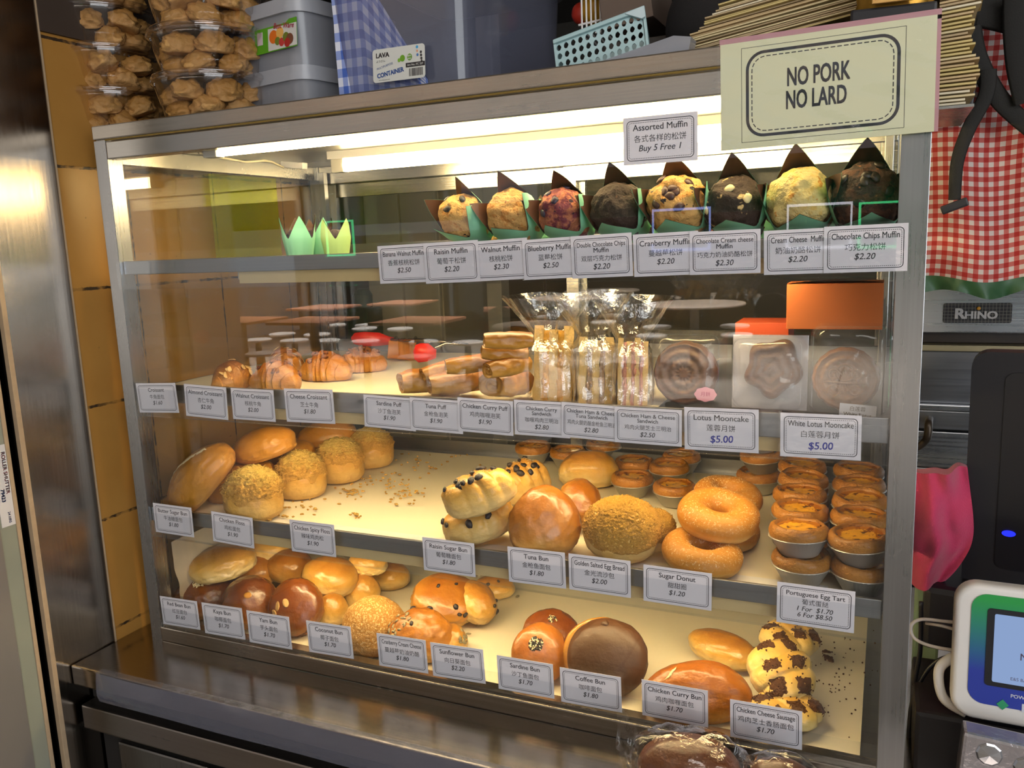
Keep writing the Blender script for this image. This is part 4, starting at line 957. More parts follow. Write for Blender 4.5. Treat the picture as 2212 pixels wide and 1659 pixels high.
puff('puff pastry roll behind the second layer of puffs', 1090, 762, 0.078, 50, 24, (0, 0.1, 0.1), 75.0)
puff('puff pastry roll topmost of the pile, its split front showing', 1098, 735, 0.100, 52, 24, (0.2, 0.05, 0.1), 76.0)
puff('puff pastry roll at the back left of the pile', 955, 797, 0.045, 46, 22, (0, -0.2, 0.4), 77.0)
# tongs with red silicone heads and an orange tag
RED = flat('red_silicone', hexc('d8261c'), 0.4); 
def tongs():
    t = thing('tongs', 'serving tongs with red silicone heads and steel arms behind the croissants', 'tongs', (0, 0, 0))
    A, B = at(845, 734, 1, 0.40), at(905, 742, 1, 0.36); H = at(805, 733, 1, 0.42); H2 = at(918, 762, 1, 0.30)
    def paddle(c, w, h, name):
        q = MB().prism([(x * w, y * h) for x, y in ((-0.5, 0.05), (-0.42, 0.38), (-0.2, 0.5), (0.15, 0.5), (0.36, 0.3), (0.5, 0.22), (0.5, -0.22), (0.36, -0.3), (0.12, -0.42), (-0.25, -0.5), (-0.44, -0.34))], 0.006); b = q.build(name, RED, t, True, c, (PI / 2, 0.10, YAW)); return b
    paddle(H, 0.088, 0.030, 'silicone_head'); paddle(H2, 0.042, 0.036, 'silicone_head')
    C = at(1010, 744, 1, 0.34)
    MB().tube([A, A.lerp(C, 0.5) + Vector((0, 0, 0.004)), C], 0.003).build('steel_arm', STEEL, t, True)
    MB().tube([H2, H2.lerp(C, 0.5) + Vector((0, 0, 0.01)), C], 0.003).build('steel_arm', STEEL, t, True)
tongs()
p = at(868, 757, 1, 0.40); og = MB(); og.box(-0.028, 0.028, -0.001, 0.001, -0.018, 0.018, 0.0004, Matrix.Translation(p) @ Matrix.Rotation(YAW + 0.3, 4, 'Z') @ Matrix.Rotation(0.15, 4, 'Y'))
tag(og.build('scraper', glassy('orange_acrylic', (1.0, 0.55, 0.12), gain=0.8, rough=0.1, haze=0.35, hazecol=(0.9, 0.42, 0.05))), 'orange translucent plastic scraper beside the red tongs', 'scraper')

# sandwiches in cellophane
BREADC = flat('sandwich_bread', hexc('e6bf74'), 0.85, var=0.12, vscale=120, bump=0.7, bscale=260)
CRUSTC = flat('sandwich_crust', hexc('b06f28'), 0.7, var=0.2, vscale=60)
FILL = {'curry': flat('curry_filling', hexc('d99a1e'), 0.5, var=0.35, vscale=90, bump=0.8, bscale=150), 'tuna': flat('tuna_filling', hexc('b08a62'), 0.6, var=0.4, vscale=140, bump=1.0, bscale=220),
        'ham': flat('ham_filling', hexc('c98468'), 0.5, var=0.3, vscale=90)}
CELLO = glassy('cellophane', gain=1.9, rough=0.15, crumple=0.6, cscale=20, base_r=0.06)
def sandwich(label, x0, x1, y0, y1, fill, seed, lean_=0.0):
    """a cut sandwich standing on its crust with the cut face to the front"""
    yf = 0.10; a, b = at(x0, y1, 2, Z2), at(x1, y1, 2, Z2); P = at((x0 + x1) / 2, y1, 2, Z2 + 0.001); k = mpp(P)
    w, h = (x1 - x0) * k, (y1 - y0) * k * 1.02; t = thing('sandwich', label, 'sandwich', P, (0, lean_, YAW - 0.1)); n = 3 if fill != 'ham' else 4
    sl = w / (n * 1.0 + (n - 1) * 0.55); x = -w / 2
    for i in range(n):
        def slab(u, v, x=x, i=i):     # front cut face, slightly bowed
            return (x + sl * u + 0.003 * noise.noise(Vector((v * 4, i, seed))), 0.0015 * noise.noise(Vector((u * 6, v * 14, seed + i))), h * v * (1 - 0.05 * (i % 2)))
        mb = MB(); nv, nu = 24, 4
        mb.grid(slab, nu, nv)
        mb.grid(lambda u, v: (Vector(slab(u, 1)) * (1 - v) + Vector((x + sl * u, 0.075, h * 0.16)) * v), nu, 8)
        mb.grid(lambda u, v: (Vector(slab(0, v)) if u == 0 else Vector((x + sl * 0, 0.075 * u, h * v * (1 - 0.82 * u)))), 6, 10)
        mb.grid(lambda u, v: (Vector(slab(1, v)) if u == 0 else Vector((x + sl * 1, 0.075 * u, h * v * (1 - 0.82 * u)))), 6, 10)
        mb.build('bread_slice', BREADC, t, True)
        if i < n - 1:
            f = MB(); R = random.Random(int(seed * 10 + i))
            f.grid(lambda u, v, x=x: (x + sl * (0.97 + 0.62 * u) + 0.002 * noise.noise(Vector((v * 5, i, seed))), -0.001 + 0.004 * noise.noise(Vector((u * 3, v * 9, seed + i))), h * 0.94 * v), 4, 26)
            for q in range(14): f.blob((x + sl * R.uniform(1.0, 1.5), R.uniform(-0.001, 0.004), h * R.uniform(0.08, 0.9)), (0.003, 0.003, 0.006), q, 0.6, 1)
            f.build('filling', FILL[fill], t, True)
        x += sl * 1.55
    return t, P, w, h
def cello(P, w, h, label, seed, ztop, gx=0.0):
    """bag drawn up round a sandwich and gathered above it"""
    sv = Vector((seed, 1, 2)); H = ztop - P.z
    def fn(u, v):
        a = u * 2 * PI; f = v; zt = H * f
        neck = 0.62
        if f < 0.5: base = 1.12
        elif f < neck: base = 1.12 - 0.38 * (f - 0.5) / (neck - 0.5)
        else: base = 0.74 + 1.25 * ((f - neck) / (1 - neck)) ** 1.1
        cr = 0.10 + 0.75 * max(0, f - 0.45)
        zig = abs(((u * 9 + 0.35 * noise.noise(Vector((f * 3, seed, u * 2)))) % 1.0) - 0.5) * 2 - 0.5
        d = base + 0.10 * noise.noise(Vector((math.cos(a) * 2, math.sin(a) * 2, f * 3)) + sv) + cr * 0.45 * zig + cr * 0.5 * noise.noise(Vector((math.cos(a) * 4, math.sin(a) * 4, f * 4)) + sv)
        sq = (abs(math.cos(a)) ** 4 + abs(math.sin(a)) ** 4) ** -0.25
        return (w * 0.52 * d * math.cos(a) * sq + gx * f * f, 0.036 + 0.048 * min(d, 1.4) * math.sin(a) * sq, max(0.0012, zt * (1 + 0.03 * noise.noise(Vector((a, 1, seed))))))
    mb = MB(); mb.grid(fn, 64, 40, True, False)
    o = mb.build('cellophane_bag', CELLO, None, False); put(o, P, (0, 0, YAW - 0.1)); tag(o, label, 'bag'); return o
t, P, w, h = sandwich('curry chicken sandwich with orange yellow filling, left one of three in cellophane', 1152, 1235, 706, 866, 'curry', 80.0, 0.05)
cello(P, w * 1.1, h, 'clear cellophane bag gathered up round the left sandwich', 80.5, 0.612, -0.005)
t, P, w, h = sandwich('tuna ham sandwich, middle one of three in cellophane', 1250, 1322, 730, 872, 'tuna', 81.0, 0.04)
cello(P, w * 1.15, h, 'clear cellophane bag gathered up round the middle sandwich', 81.5, 0.616, 0.0)
t, P, w, h = sandwich('white ham and cheese sandwich, right one of three in cellophane', 1334, 1398, 732, 876, 'ham', 82.0, 0.03)
cello(P, w * 1.25, h, 'clear cellophane bag gathered up round the right sandwich', 82.5, 0.608, 0.004)

# mooncakes in clear packs
MOON = crust('mooncake_crust', '6b432b', '5d3822', '4c2c1a', (0.1, 0.5, 0.9), 0.5, 0.2, 0.3, 12, 0.2, 80)
MOON2 = crust('white_lotus_mooncake_crust', '9a6a40', '8c5c36', '7a4d2c', (0.1, 0.5, 0.9), 0.5, 0.2, 0.3, 12, 0.2, 80)
PACK = glassy('clear_pack', gain=0.9, rough=0.09, crumple=0.14, cscale=22, haze=0.04, hazecol=(0.8, 0.78, 0.8))
SILVER = flat('silver_foil', hexc('cfccd2'), 0.28, 0.55, bump=0.5, bscale=60)
def pack(label, x0, y0, x1, y1, ydep, back, cat='mooncake pack'):
    a, b, c = at(x0, y1, 1, ydep), at(x1, y1, 1, ydep), at(x0, y0, 1, ydep); w, h = (b - a).length, c.z - a.z
    t = thing('mooncake_pack', label, cat, Vector(((a.x + b.x) / 2, ydep, Z2)), (-0.10, 0, 0.0))
    if back is not None: MB().box(-w / 2, w / 2, 0.030, 0.031, 0.001, h, 0.0003).build('foil_backing', back, t)
    sh_ = MB()
    sh_.grid(lambda u, v: ((u - 0.5) * w * (1 + 0.01 * noise.noise(Vector((v * 5, 0, x0)))), -0.004 * noise.noise(Vector((u * 4, v * 5, x0))) + 0.028 * (2 * abs(u - 0.5)) ** 6 + 0.028 * (2 * abs(v - 0.5)) ** 8, 0.001 + h * v), 26, 26)
    sh_.build('clear_film', PACK, t, True)
    fr = MB(); frame_band(fr, w * 0.9, h * 0.92, 0.012, 0.0012, -0.002, 0, h / 2); fr.build('tray_ridge', glassy('tray_ridge_clear', gain=2.0, rough=0.1, base_r=0.12), t)
    return t, w, h
def relief(mb, R, th, petals, seed):
    """round cake with a scalloped edge and raised pattern, facing -y"""
    def fn(u, v):
        a = u * 2 * PI; r = R * v * (1 + 0.035 * abs(math.cos(petals * a / 2)) * v ** 4)
        e = th * (1 - max(0, (v - 0.88) / 0.12) ** 2 * 0.9)
        b = 0.0022 * math.sin(v * 22) * (0.3 + 0.7 * abs(math.cos(petals * a / 2))) if 0.12 < v < 0.84 else 0.0
        if v > 0.80 and v < 0.88: b = -0.0015
        return (r * math.cos(a), -e - b, r * math.sin(a))
    mb.grid(fn, 96, 28, True, False)
    mb.grid(lambda u, v: (R * (1.02 - 0.03 * v) * math.cos(u * 2 * PI), -th * 0.1 + th * 0.9 * v, R * (1.02 - 0.03 * v) * math.sin(u * 2 * PI)), 96, 3, True, False)
    return mb
# lotus mooncake: a leaf-shaped dark cake on silver, seen at the right half; another dark one beside it
t, w, h = pack('clear pack with silver backing holding the dark lotus mooncake shaped like a flower bud', 1572, 722, 1738, 884, 0.060, SILVER)
t2, w2, h2 = pack('clear pack at the left of the silver one, holding a dark scalloped lotus mooncake', 1396, 726, 1560, 884, 0.075, None)
mb = MB()
def bud(u, v):
    a = u * 2 * PI; R = 0.034 * (1 + 0.10 * math.cos(5 * a) + 0.10 * math.cos(a - 0.6)) * v
    b = 0.0012 * math.sin(v * 18) if v < 0.8 else 0
    return (R * math.cos(a), -0.012 * (1 - max(0, v - 0.8) ** 2 * 20) - b, R * 1.08 * math.sin(a))
mb.grid(bud, 80, 20, True, False); mb.grid(lambda u, v: (Vector(bud(u, 1)) + Vector((0, 0.0145 * v, 0))), 80, 2, True, False)
o = mb.build('mooncake', MOON, None, True); p = at(1662, 800, 1, 0.068); put(o, (p.x, 0.080, p.z), (-0.10, 0.25, 0)); tag(o, 'dark brown flower-bud lotus mooncake in front of the silver foil', 'mooncake')
mb = relief(MB(), 0.043, 0.016, 12, 1); o = mb.build('mooncake', MOON, None, True); p = at(1478, 808, 1, 0.09); put(o, (p.x, 0.100, p.z), (-0.10, 0, 0.0)); tag(o, 'dark scalloped lotus mooncake in the clear pack right of the sandwiches', 'mooncake')
p = at(1524, 852, 1, 0.066); st = MB(); st.prism([(0.0145 * math.cos(a) * (1 + 0.04 * math.cos(8 * a)), 0.0095 * math.sin(a) * (1 + 0.05 * math.cos(8 * a))) for a in [2 * PI * k / 48 for k in range(48)]], 0.0004)
o = st.build('seal_sticker', flat('pink_seal', hexc('e0a0b4'), 0.5), None, False, (p.x, 0.066, p.z), (PI / 2 - 0.1, 0, 0)); tag(o, 'small pink oval sticker at the foot of the lotus mooncake pack', 'sticker')
q = MB(); letter(q, '月餅', 0, -0.002, 0.0065, None, 0, 0, 0, 'C', Matrix(((1, 0, 0, 0), (0, 0, 1, 0), (0, -1, 0, 0.0006), (0, 0, 0, 1)))); q.build('printed_text', flat('pink_ink', hexc('b3486c'), 0.5), o)
t3, w3, h3 = pack('clear pack standing at the right glass, holding the white lotus mooncake', 1742, 716, 1928, 916, 0.050, None)
mb = relief(MB(), 0.0385, 0.016, 18, 2); o = mb.build('mooncake', MOON2, None, True); p = at(1825, 822, 1, 0.06); put(o, (p.x, 0.075, p.z), (-0.10, 0, 0)); tag(o, 'brown white lotus mooncake with a raised pattern, in the pack at the right glass', 'mooncake')
q = MB()
for (cx, cz, rr, tt) in ((0, 0.008, 0.010, 0.0016), (-0.013, 0.006, 0.006, 0.0014), (0.013, 0.006, 0.006, 0.0014), (0.012, -0.013, 0.006, 0.0014), (-0.012, -0.014, 0.007, 0.0014)):
    q.tube([(cx + rr * math.cos(a), -0.0165, cz + rr * math.sin(a)) for a in [2 * PI * k / 20 for k in range(20)]], tt, 6, True)
q.tube([(-0.026, -0.0165, -0.003), (0.0, -0.0172, -0.0045), (0.026, -0.0165, -0.005)], 0.0014, 6)
q.build('raised_pattern', MOON2, o, True)
a, b = at(1813, 884, 1, 0.046), at(1893, 890, 1, 0.046)
o = MB().box(-(b - a).length / 2, (b - a).length / 2, -0.0003, 0.0003, -0.0085, 0.0085, 0.0002).build('name_sticker', flat('silver_label', hexc('d9d4d6'), 0.4), None, False, ((a.x + b.x) / 2, 0.0455, (a.z + b.z) / 2 - 0.001), (-0.1, 0.06, 0)); tag(o, 'silver name sticker lettered White Lotus on the right mooncake pack', 'sticker')
q = MB(); M = Matrix.Translation((0, -0.0005, 0)); letter(q, '白莲蓉', 0, 0.0008, 0.0062, None, 0.0, 0, 0, 'C', M); letter(q, 'White Lotus', 0, -0.0062, 0.0062, 0.036, 0.012, 0, 0, 'C', M); q.build('printed_text', flat('gold_ink', hexc('6d6048'), 0.5), o)
# orange cardboard boxes
ORANGE = flat('orange_card', hexc('bd672e'), 0.65, var=0.03)
def carton(label, x0, y0, x1, y1, yd, dp, rz=0.0):
    a, b, c = at(x0, y1, 1, yd), at(x1, y1, 1, yd), at(x0, y0, 1, yd); w, h = (b - a).length, c.z - a.z
    t = thing('carton', label, 'box', Vector(((a.x + b.x) / 2, yd, a.z)), (0, 0, rz))
    MB().box(-w / 2, w / 2, 0, dp, 0, h, 0.001).build('box_body', ORANGE, t)
    m_ = MB(); m_.grid(lambda u, v: (-w / 2 + w * u, dp * v - 0.001, h + 0.0008 + 0.004 * math.sin(PI * u) * (1 - v)), 16, 4); m_.build('box_lid', ORANGE, t, True); return t
carton('orange cardboard box resting on the white lotus mooncake pack', 1698, 614, 1906, 711, 0.085, 0.055)
tag(MB().box(-0.07, 0.0, 0.13, 0.20, Z2 + 0.001, Z2 + 0.108, 0.001, Matrix.Translation((1.094, 0, 0))).build('carton', flat('red_orange_card', hexc('b84c28'), 0.6), None), 'red orange carton behind the lotus mooncakes', 'box')

# ------------------------------------------------------------------ muffin shelf
def two_sided(name, out, inn, rough=0.7):
    w = N(name); ge = w.n('NewGeometry'); col = w.mix(ge.outputs['Backfacing'], out, inn)
    return w.done(w.n('BsdfPrincipled', Base__Color=col, Roughness=rough))
MINT, BROWNP = flat('mint_paper', hexc('8fd6b0'), 0.65), flat('brown_paper', hexc('4f3222'), 0.65)
LIMEP = flat('lime_paper', hexc('b4d98a'), 0.65)
def muffin_cake(name, base, spot, spot2, lo=0.55, hi=0.62, sc=70):
    if name in MATS: return MATS[name]
    w = N(name); c = w.coord('Object'); n = w.noise(c, 60, 5)
    col = w.mix(n, tuple(x * 0.72 for x in hexc(base)), hexc(base))
    col = w.mix(w.ramp(w.noise(c, sc, 3), [(lo, (0, 0, 0)), (hi, (1, 1, 1))]), col, hexc(spot))
    col = w.mix(w.ramp(w.noise(c, sc * 1.7, 2), [(0.66, (0, 0, 0)), (0.70, (1, 1, 1))]), col, hexc(spot2))
    b = w.n('BsdfPrincipled', Base__Color=col, Roughness=0.75)
    w.t.links.new(w.bump(w.math('ADD', w.noise(c, 110, 6), w.noise(c, 300, 4)), 0.7, 0.004), b.inputs['Normal'])
    MATS[name] = w.done(b); return MATS[name]
def muffin(label, P, axis, R, cake, seed, outer=MINT, inner=BROWNP, bitsm=None, nb=0, upright=False, spin=0.0, fill=1.0, mat_low=None):
    """muffin in a tulip wrapper with four petals; P: centre of the dome"""
    sv = Vector((seed, seed * 2, seed * 3)); q = Vector(axis).normalized().to_track_quat('Z', 'Y') @ Euler((0, 0, spin)).to_quaternion()
    hb = R * 1.25; org = Vector(P) - (q @ Vector((0, 0, hb)))
    t = thing('muffin', label, 'muffin', org); t.rotation_mode = 'QUATERNION'; t.rotation_quaternion = q
    s = shape(R * 0.97, R * 0.97, R * 1.10, seed, 0.85, 0.12, 2.0)
    mb = dough(s, 5)
    for v in mb.b.verts: v.co *= 1 + 0.05 * noise.noise(v.co * 90 + sv)
    for v in mb.b.verts:
        if fill < 1: v.co.x *= 0.86; v.co.y *= 0.86
        v.co.z = v.co.z * fill + hb
    mb.build('cake', cake, t, True)
    for k in range(nb):
        n = dirv(k * 137 + seed * 40, 25 + (k * 29) % 60); p = s(n, 0.0005) + Vector((0, 0, hb))
        MB().blob((0, 0, 0), (R * 0.18, R * 0.14, R * 0.07), seed + k, 0.35, 2).build(bitsm[0], bitsm[1], t, True, p, n.to_track_quat('Z', 'Y').to_euler())
    def wall(u, v, d=0.0):
        a = u * 2 * PI; pt = max(0.0, 1 - abs(((a / (PI / 2) + 0.5) % 1.0) - 0.5) * 2 / 0.95)
        top = R * (1.22 + 1.42 * pt ** 1.0); z = top * v
        f = min(1.0, z / (R * 1.3)); r = R * (0.82 + 0.24 * f) + d; over = max(0, z - R * 1.75)
        r += over * (0.14 + 0.16 * noise.noise(Vector((math.cos(a), math.sin(a), 0)) * 1.2 + sv))
        r *= 1 + 0.02 * math.sin(16 * a) * (1 - f)
        return (r * math.cos(a), r * math.sin(a), z)
    mb = MB(); mb.grid(lambda u, v: wall(u, v), 64, 12, True, False); n0 = len(mb.b.faces)
    mb.grid(lambda u, v: wall(u, v, -0.0006), 64, 12, True, False)
    mb.b.faces.ensure_lookup_table()
    for f_ in mb.b.faces[n0:]: f_.material_index = 1
    mb.lathe([(0.0, 0.0), (R * 0.80, 0.0)], 32, (0, 0, 0), None, False)
    mb.build('paper_wrapper', [outer, inner], t, True)
    return t
GOLDM = muffin_cake('golden_muffin_cake', 'e2b066', 'd08f40', '2e2020', 0.55, 0.62, 60)
WALM = muffin_cake('walnut_muffin_cake', 'd9a862', 'c08440', '7d4c22', 0.52, 0.60, 90)
BLUEM = muffin_cake('blueberry_muffin_cake', 'b9704e', '6a2436', '3a1d34', 0.46, 0.58, 70)
CHOCM = muffin_cake('chocolate_muffin_cake', '33211a', '2a1a14', '4b3020', 0.5, 0.6, 90)
CREAMM = muffin_cake('cream_cheese_muffin_cake', 'e6cf8a', 'd6b260', 'c58a3a', 0.52, 0.62, 60)
CCM = muffin_cake('marbled_muffin_cake', '37231a', '2c1b14', 'e0bf80', 0.5, 0.6, 40)
CHIPM = muffin_cake('chip_muffin_cake', '5a3722', '2e1c14', '8d5a30', 0.48, 0.56, 50)
CHIP = flat('cranberry_piece', hexc('3d1a18'), 0.4); CHOCB = flat('chocolate_chip', hexc('22140f'), 0.4)
ym = 0.075
for k, (lab, px, py, rpx, cake, bm, nb, spin) in enumerate((
        ('raisin muffin leaning to face the front, leftmost of the muffin row', 1000, 472, 48, GOLDM, ('raisin', RAISIN), 4, 0.5),
        ('pale walnut muffin with a cracked top, second from the left in the muffin row', 1107, 466, 52, WALM, None, 0, 0.9),
        ('purple stained blueberry muffin, third from the left in the muffin row', 1219, 464, 52, BLUEM, ('blueberry', flat('blueberry', hexc('2b1f3a'), 0.4)), 4, 0.8),
        ('dark double chocolate muffin, fourth from the left in the muffin row', 1336, 456, 56, CHOCM, None, 0, 0.8),
        ('golden cranberry muffin with dark pieces, fifth from the left in the muffin row', 1466, 447, 62, GOLDM, ('cranberry', CHIP), 9, 0.8),
        ('dark chocolate muffin with cream cheese streaks, third from the right in the row', 1588, 446, 60, CCM, ('cream_cheese', CREAMF), 3, 0.75),
        ('pale cream cheese muffin, second from the right in the muffin row', 1728, 437, 66, CREAMM, None, 0, 0.85),
        ('dark chocolate chip muffin at the right end of the muffin row', 1872, 430, 70, CHIPM, ('chocolate_chip', CHOCB), 8, 0.8))):
    P = at(px, py, 1, ym); R = rpx * 1.07 * mpp(P); P.z = max(P.z, Z1 + R * 1.02)
    muffin(lab, P, (-0.15 + 0.03 * k, -0.88, 0.45), R, cake, 90.0 + k, bitsm=bm, nb=nb, spin=(spin - 0.8) * 0.8 + 0.05)
for k, (lab, px, py, rpx, cake) in enumerate((
        ('golden muffin top showing behind the leftmost two muffins', 1070, 452, 40, GOLDM), ('golden muffin top showing behind the blueberry muffin', 1168, 446, 42, GOLDM),
        ('dark muffin top showing behind the double chocolate muffin', 1400, 440, 44, CHOCM), ('orange brown muffin top behind the cranberry muffin', 1535, 424, 46, BLUEM),
        ('dark muffin top behind the marbled muffin', 1650, 420, 46, CHIPM), ('golden muffin top behind the cream cheese muffin', 1785, 412, 48, GOLDM))):
    P = at(px, py, 1, 0.175); R = rpx * mpp(P); P.z = max(Z1 + R * 1.3, min(P.z, Z1 + R * 1.3))
    muffin(lab, P, (0.05 * math.sin(k), -0.12, 1), R, cake, 120.0 + k, spin=0.6 + k)
for k, (lab, px, rpx, out) in enumerate((('dark muffin in a pale mint wrapper, left of the three upright ones', 648, 36, MINT), ('dark muffin in a mint wrapper, behind the other two upright ones', 688, 34, MINT), ('dark muffin in a lime green wrapper, right of the three upright ones', 728, 33, LIMEP))):
    P = at(px, 548, 1, 0.16 if k != 1 else 0.215); R = rpx * mpp(P) * 0.92; P = Vector((P.x, P.y, Z1 + R * 1.25))
    muffin(lab, P, (0, 0, 1), R, CHOCM, 130.0 + k, out, BROWNP, spin=0.35 + 0.3 * k + YAW, fill=0.55)
# clear yellow-green plastic sheet hung inside the left end
a, b, c = at(460, 396, 0, 0.021), at(603, 400, 0, 0.021), at(603, 548, 0, 0.021)
tag(MB().box(0.0195, 0.0205, at(460, 480, 0, 0.02).y, at(603, 480, 0, 0.02).y, Z1 + 0.002, 0.842).build('plastic_sheet', glassy('yellow_green_film', (0.80, 0.86, 0.10), gain=0.5, haze=0.12, hazecol=(0.5, 0.5, 0.02)), None), 'yellow green plastic sheet standing against the left glass on the muffin shelf', 'plastic sheet')

# ------------------------------------------------------------------ on top of the cabinet
ZT = CH + 0.0012
CLAM = glassy('clear_tub_plastic', (0.97, 0.95, 0.94), gain=1.5, rough=0.07, base_r=0.035)
def tub_parts():
    R, H = 0.092, 0.064
    def rib(a, r, z): return (r * (1 + 0.010 * math.cos(44 * a) * (0.004 < z < H - 0.006)), z)
    body = MB().lathe([(R * 0.80, 0.0), (R * 0.83, 0.002), (R * 0.97, H - 0.010), (R * 1.0, H - 0.006), (R * 1.0, H)], 132, (0, 0, 0), rib, False)
    body.lathe([(0.0, 0.001), (R * 0.80, 0.0)], 48, (0, 0, 0), None, False)
    lid = MB().lathe([(R * 1.0, H - 0.004), (R * 1.05, H - 0.003), (R * 1.06, H + 0.001), (R * 1.03, H + 0.004), (R * 1.045, H + 0.006), (R * 1.02, H + 0.010), (R * 0.94, H + 0.011), (R * 0.90, H + 0.006), (0.0, H + 0.006)], 72, (0, 0, 0), None, False)
    lid.tube([(R * 1.055 * math.cos(a), R * 1.055 * math.sin(a), H + 0.0005) for a in [2 * PI * k / 64 for k in range(64)]], 0.0012, 6, True)
    return R, H, body.mesh('tub_body', CLAM, True), lid.mesh('tub_lid', CLAM, True)
TR, TH, TBODY, TLID = tub_parts()
PUFFS = []
for k in range(6):
    s = shape(0.0275, 0.0255, 0.0205, 200.0 + k, 0.7, 0.28, 2.2); mb = dough(s, 4)
    for v in mb.b.verts: v.co *= 1 + 0.06 * noise.noise(v.co * 110 + Vector((k, 0, 0)))
    PUFFS.append(mb.mesh('cream_puff', CREAMP_, True))
def tub(label, puff_label, P, grp, seed, full=True):
    t = thing('clear_tub', label, 'tub', P, (0, 0, seed * 0.7), 'clear ribbed tubs of cream puffs')
    for me in (TBODY, TLID):
        o = bpy.data.objects.new(me.name.split('.')[0], me); COL.objects.link(o); o.parent = t
    R = random.Random(seed); a0 = R.uniform(0, 6)
    spots = [(0.0525 * math.cos(a0 + k * 2 * PI / 6), 0.0525 * math.sin(a0 + k * 2 * PI / 6), 0.0165) for k in range(6)] + [(0.0, 0.0, 0.017)]
    spots += [(0.0585 * math.cos(a0 + 0.5 + k * 2 * PI / 6), 0.0585 * math.sin(a0 + 0.5 + k * 2 * PI / 6), 0.0455) for k in range(6)]
    for k, (x, y, z) in enumerate(spots):
        if k == 6: continue
        o = bpy.data.objects.new('cream_puff', PUFFS[R.randrange(6)]); COL.objects.link(o)
        o.location = (P[0] + x, P[1] + y, P[2] + z); o.rotation_euler = (R.uniform(-0.4, 0.4), R.uniform(-0.4, 0.4), R.uniform(0, 6)); sc = R.uniform(0.94, 1.04); o.scale = (sc, sc, sc * 0.92)
        tag(o, puff_label, 'cream puff', grp)
LV = ('bottom', 'second', 'third', 'top')
for name, px, pyb, yc, n in (('left', 243, 262, 0.118, 4), ('right', 466, 236, 0.112, 4)):
    c0 = at(px, pyb, 1, yc)
    for k in range(n):
        P = (c0.x + (-0.012, -0.006, 0.0, 0.008)[k] * (0.4 if name == 'right' else -1.0) * 0.6, yc, ZT + k * (TH + 0.0075))
        tub('clear ribbed tub of cream puffs, %s in the %s stack on the cabinet' % (LV[k], name), 'golden brown cream puff in the %s tub of the %s stack' % (LV[k], name), P, 'cream puffs in the %s tub of the %s stack' % (LV[k], name), 11 + k + (7 if name == 'right' else 0))
# translucent lidded boxes
FROST = glassy('frosted_plastic', (0.80, 0.82, 0.86), gain=1.2, rough=0.25, haze=0.55, hazecol=(0.46, 0.47, 0.52))
FROSTL = glassy('frosted_lid', (0.78, 0.80, 0.84), gain=1.2, rough=0.28, haze=0.72, hazecol=(0.52, 0.53, 0.58))
BLUEF = glassy('clear_blue_bin', (0.74, 0.76, 0.86), gain=1.0, rough=0.12, haze=0.30, hazecol=(0.30, 0.31, 0.41))
def bin_(name, label, P, w, d, h, rz, body, lidm, lid_h=0.022, taper=0.9, r=0.03):
    t = thing(name, label, 'container', P, (0, 0, rz)); mb = MB(); rings = []
    for (f, z) in ((taper, 0.0), (taper + (1 - taper) * 0.5, h * 0.5), (1.0, h - 0.004)):
        rings.append([mb.b.verts.new((x, y, z)) for x, y in rrect(w * f, d * f, r, 6)])
    for A, B in zip(rings, rings[1:]):
        k = len(A)
        for i in range(k): mb.b.faces.new((A[i], A[(i + 1) % k], B[(i + 1) % k], B[i]))
    mb.b.faces.new(list(reversed(rings[0]))); mb.build('container_body', body, t, 'auto')
    if lidm is not None:
        q = MB().prism(rrect(w * 1.05, d * 1.05, r * 1.1, 8), lid_h * 0.45, Matrix.Translation((0, 0, h - 0.004)))
        q.prism(rrect(w * 1.02, d * 1.02, r, 8), lid_h * 0.6, Matrix.Translation((0, 0, h - 0.004 + lid_h * 0.45)))
        q.build('container_lid', lidm, t, 'auto')
    return t
c0 = at(645, 150, 1, 0.20)
b1 = bin_('food_box', 'frosted plastic food box at the bottom of its stack beside the cream puff tubs', (c0.x, 0.25, ZT), 0.20, 0.24, 0.058, -0.20, FROST, FROSTL)
b2 = bin_('food_box', 'frosted plastic food box with a green fruit label, on top of another', (c0.x - 0.004, 0.25, ZT + 0.0765), 0.205, 0.24, 0.085, -0.20, FROST, FROSTL)
lbw = MB().box(-0.052, 0.052, -0.0004, 0.0004, -0.022, 0.022); lb = lbw.build('fruit_label', flat('label_green', hexc('5aa01e'), 0.45), b2, False, (0.045, -0.1185, 0.050), (-0.06, 0, 0))
MB().box(-0.018, 0.052, -0.0008, -0.0004, -0.0205, 0.014).build('label_panel', flat('label_white', hexc('d9d6d0'), 0.5), lb)
for k, (x, z, r, c) in enumerate(((-0.004, 0.0, 0.0105, 'e0701c'), (0.012, 0.004, 0.009, 'e8b25a'), (0.006, -0.008, 0.0065, '6d7a26'), (0.016, -0.011, 0.0065, 'c23a34'), (0.027, -0.005, 0.0075, '6d7a26'), (0.036, -0.009, 0.0085, '7a4a30'), (0.030, -0.014, 0.007, 'b02a22'))):
    MB().prism([(x + r * math.cos(a), z + r * math.sin(a)) for a in [2 * PI * i / 24 for i in range(24)]], 0.0002, Matrix(((1, 0, 0, 0), (0, 0, -1, -0.0010 - 0.0001 * k), (0, 1, 0, 0), (0, 0, 0, 1)))).build('printed_fruit', flat('fruit_' + c, hexc(c), 0.5), lb)
q = MB(); letter(q, 'Best Ware', 0.022, 0.0095, 0.012, 0.05, 0.01, 0.25, -0.12, 'C', Matrix.Translation((0, -0.0018, 0))); q.build('printed_text', flat('label_red', hexc('a82a44'), 0.5), lb)
MB().box(-0.045, -0.032, -0.0009, -0.0004, -0.008, 0.012).build('barcode_patch', flat('label_pink', hexc('d6c4c8'), 0.5), lb)
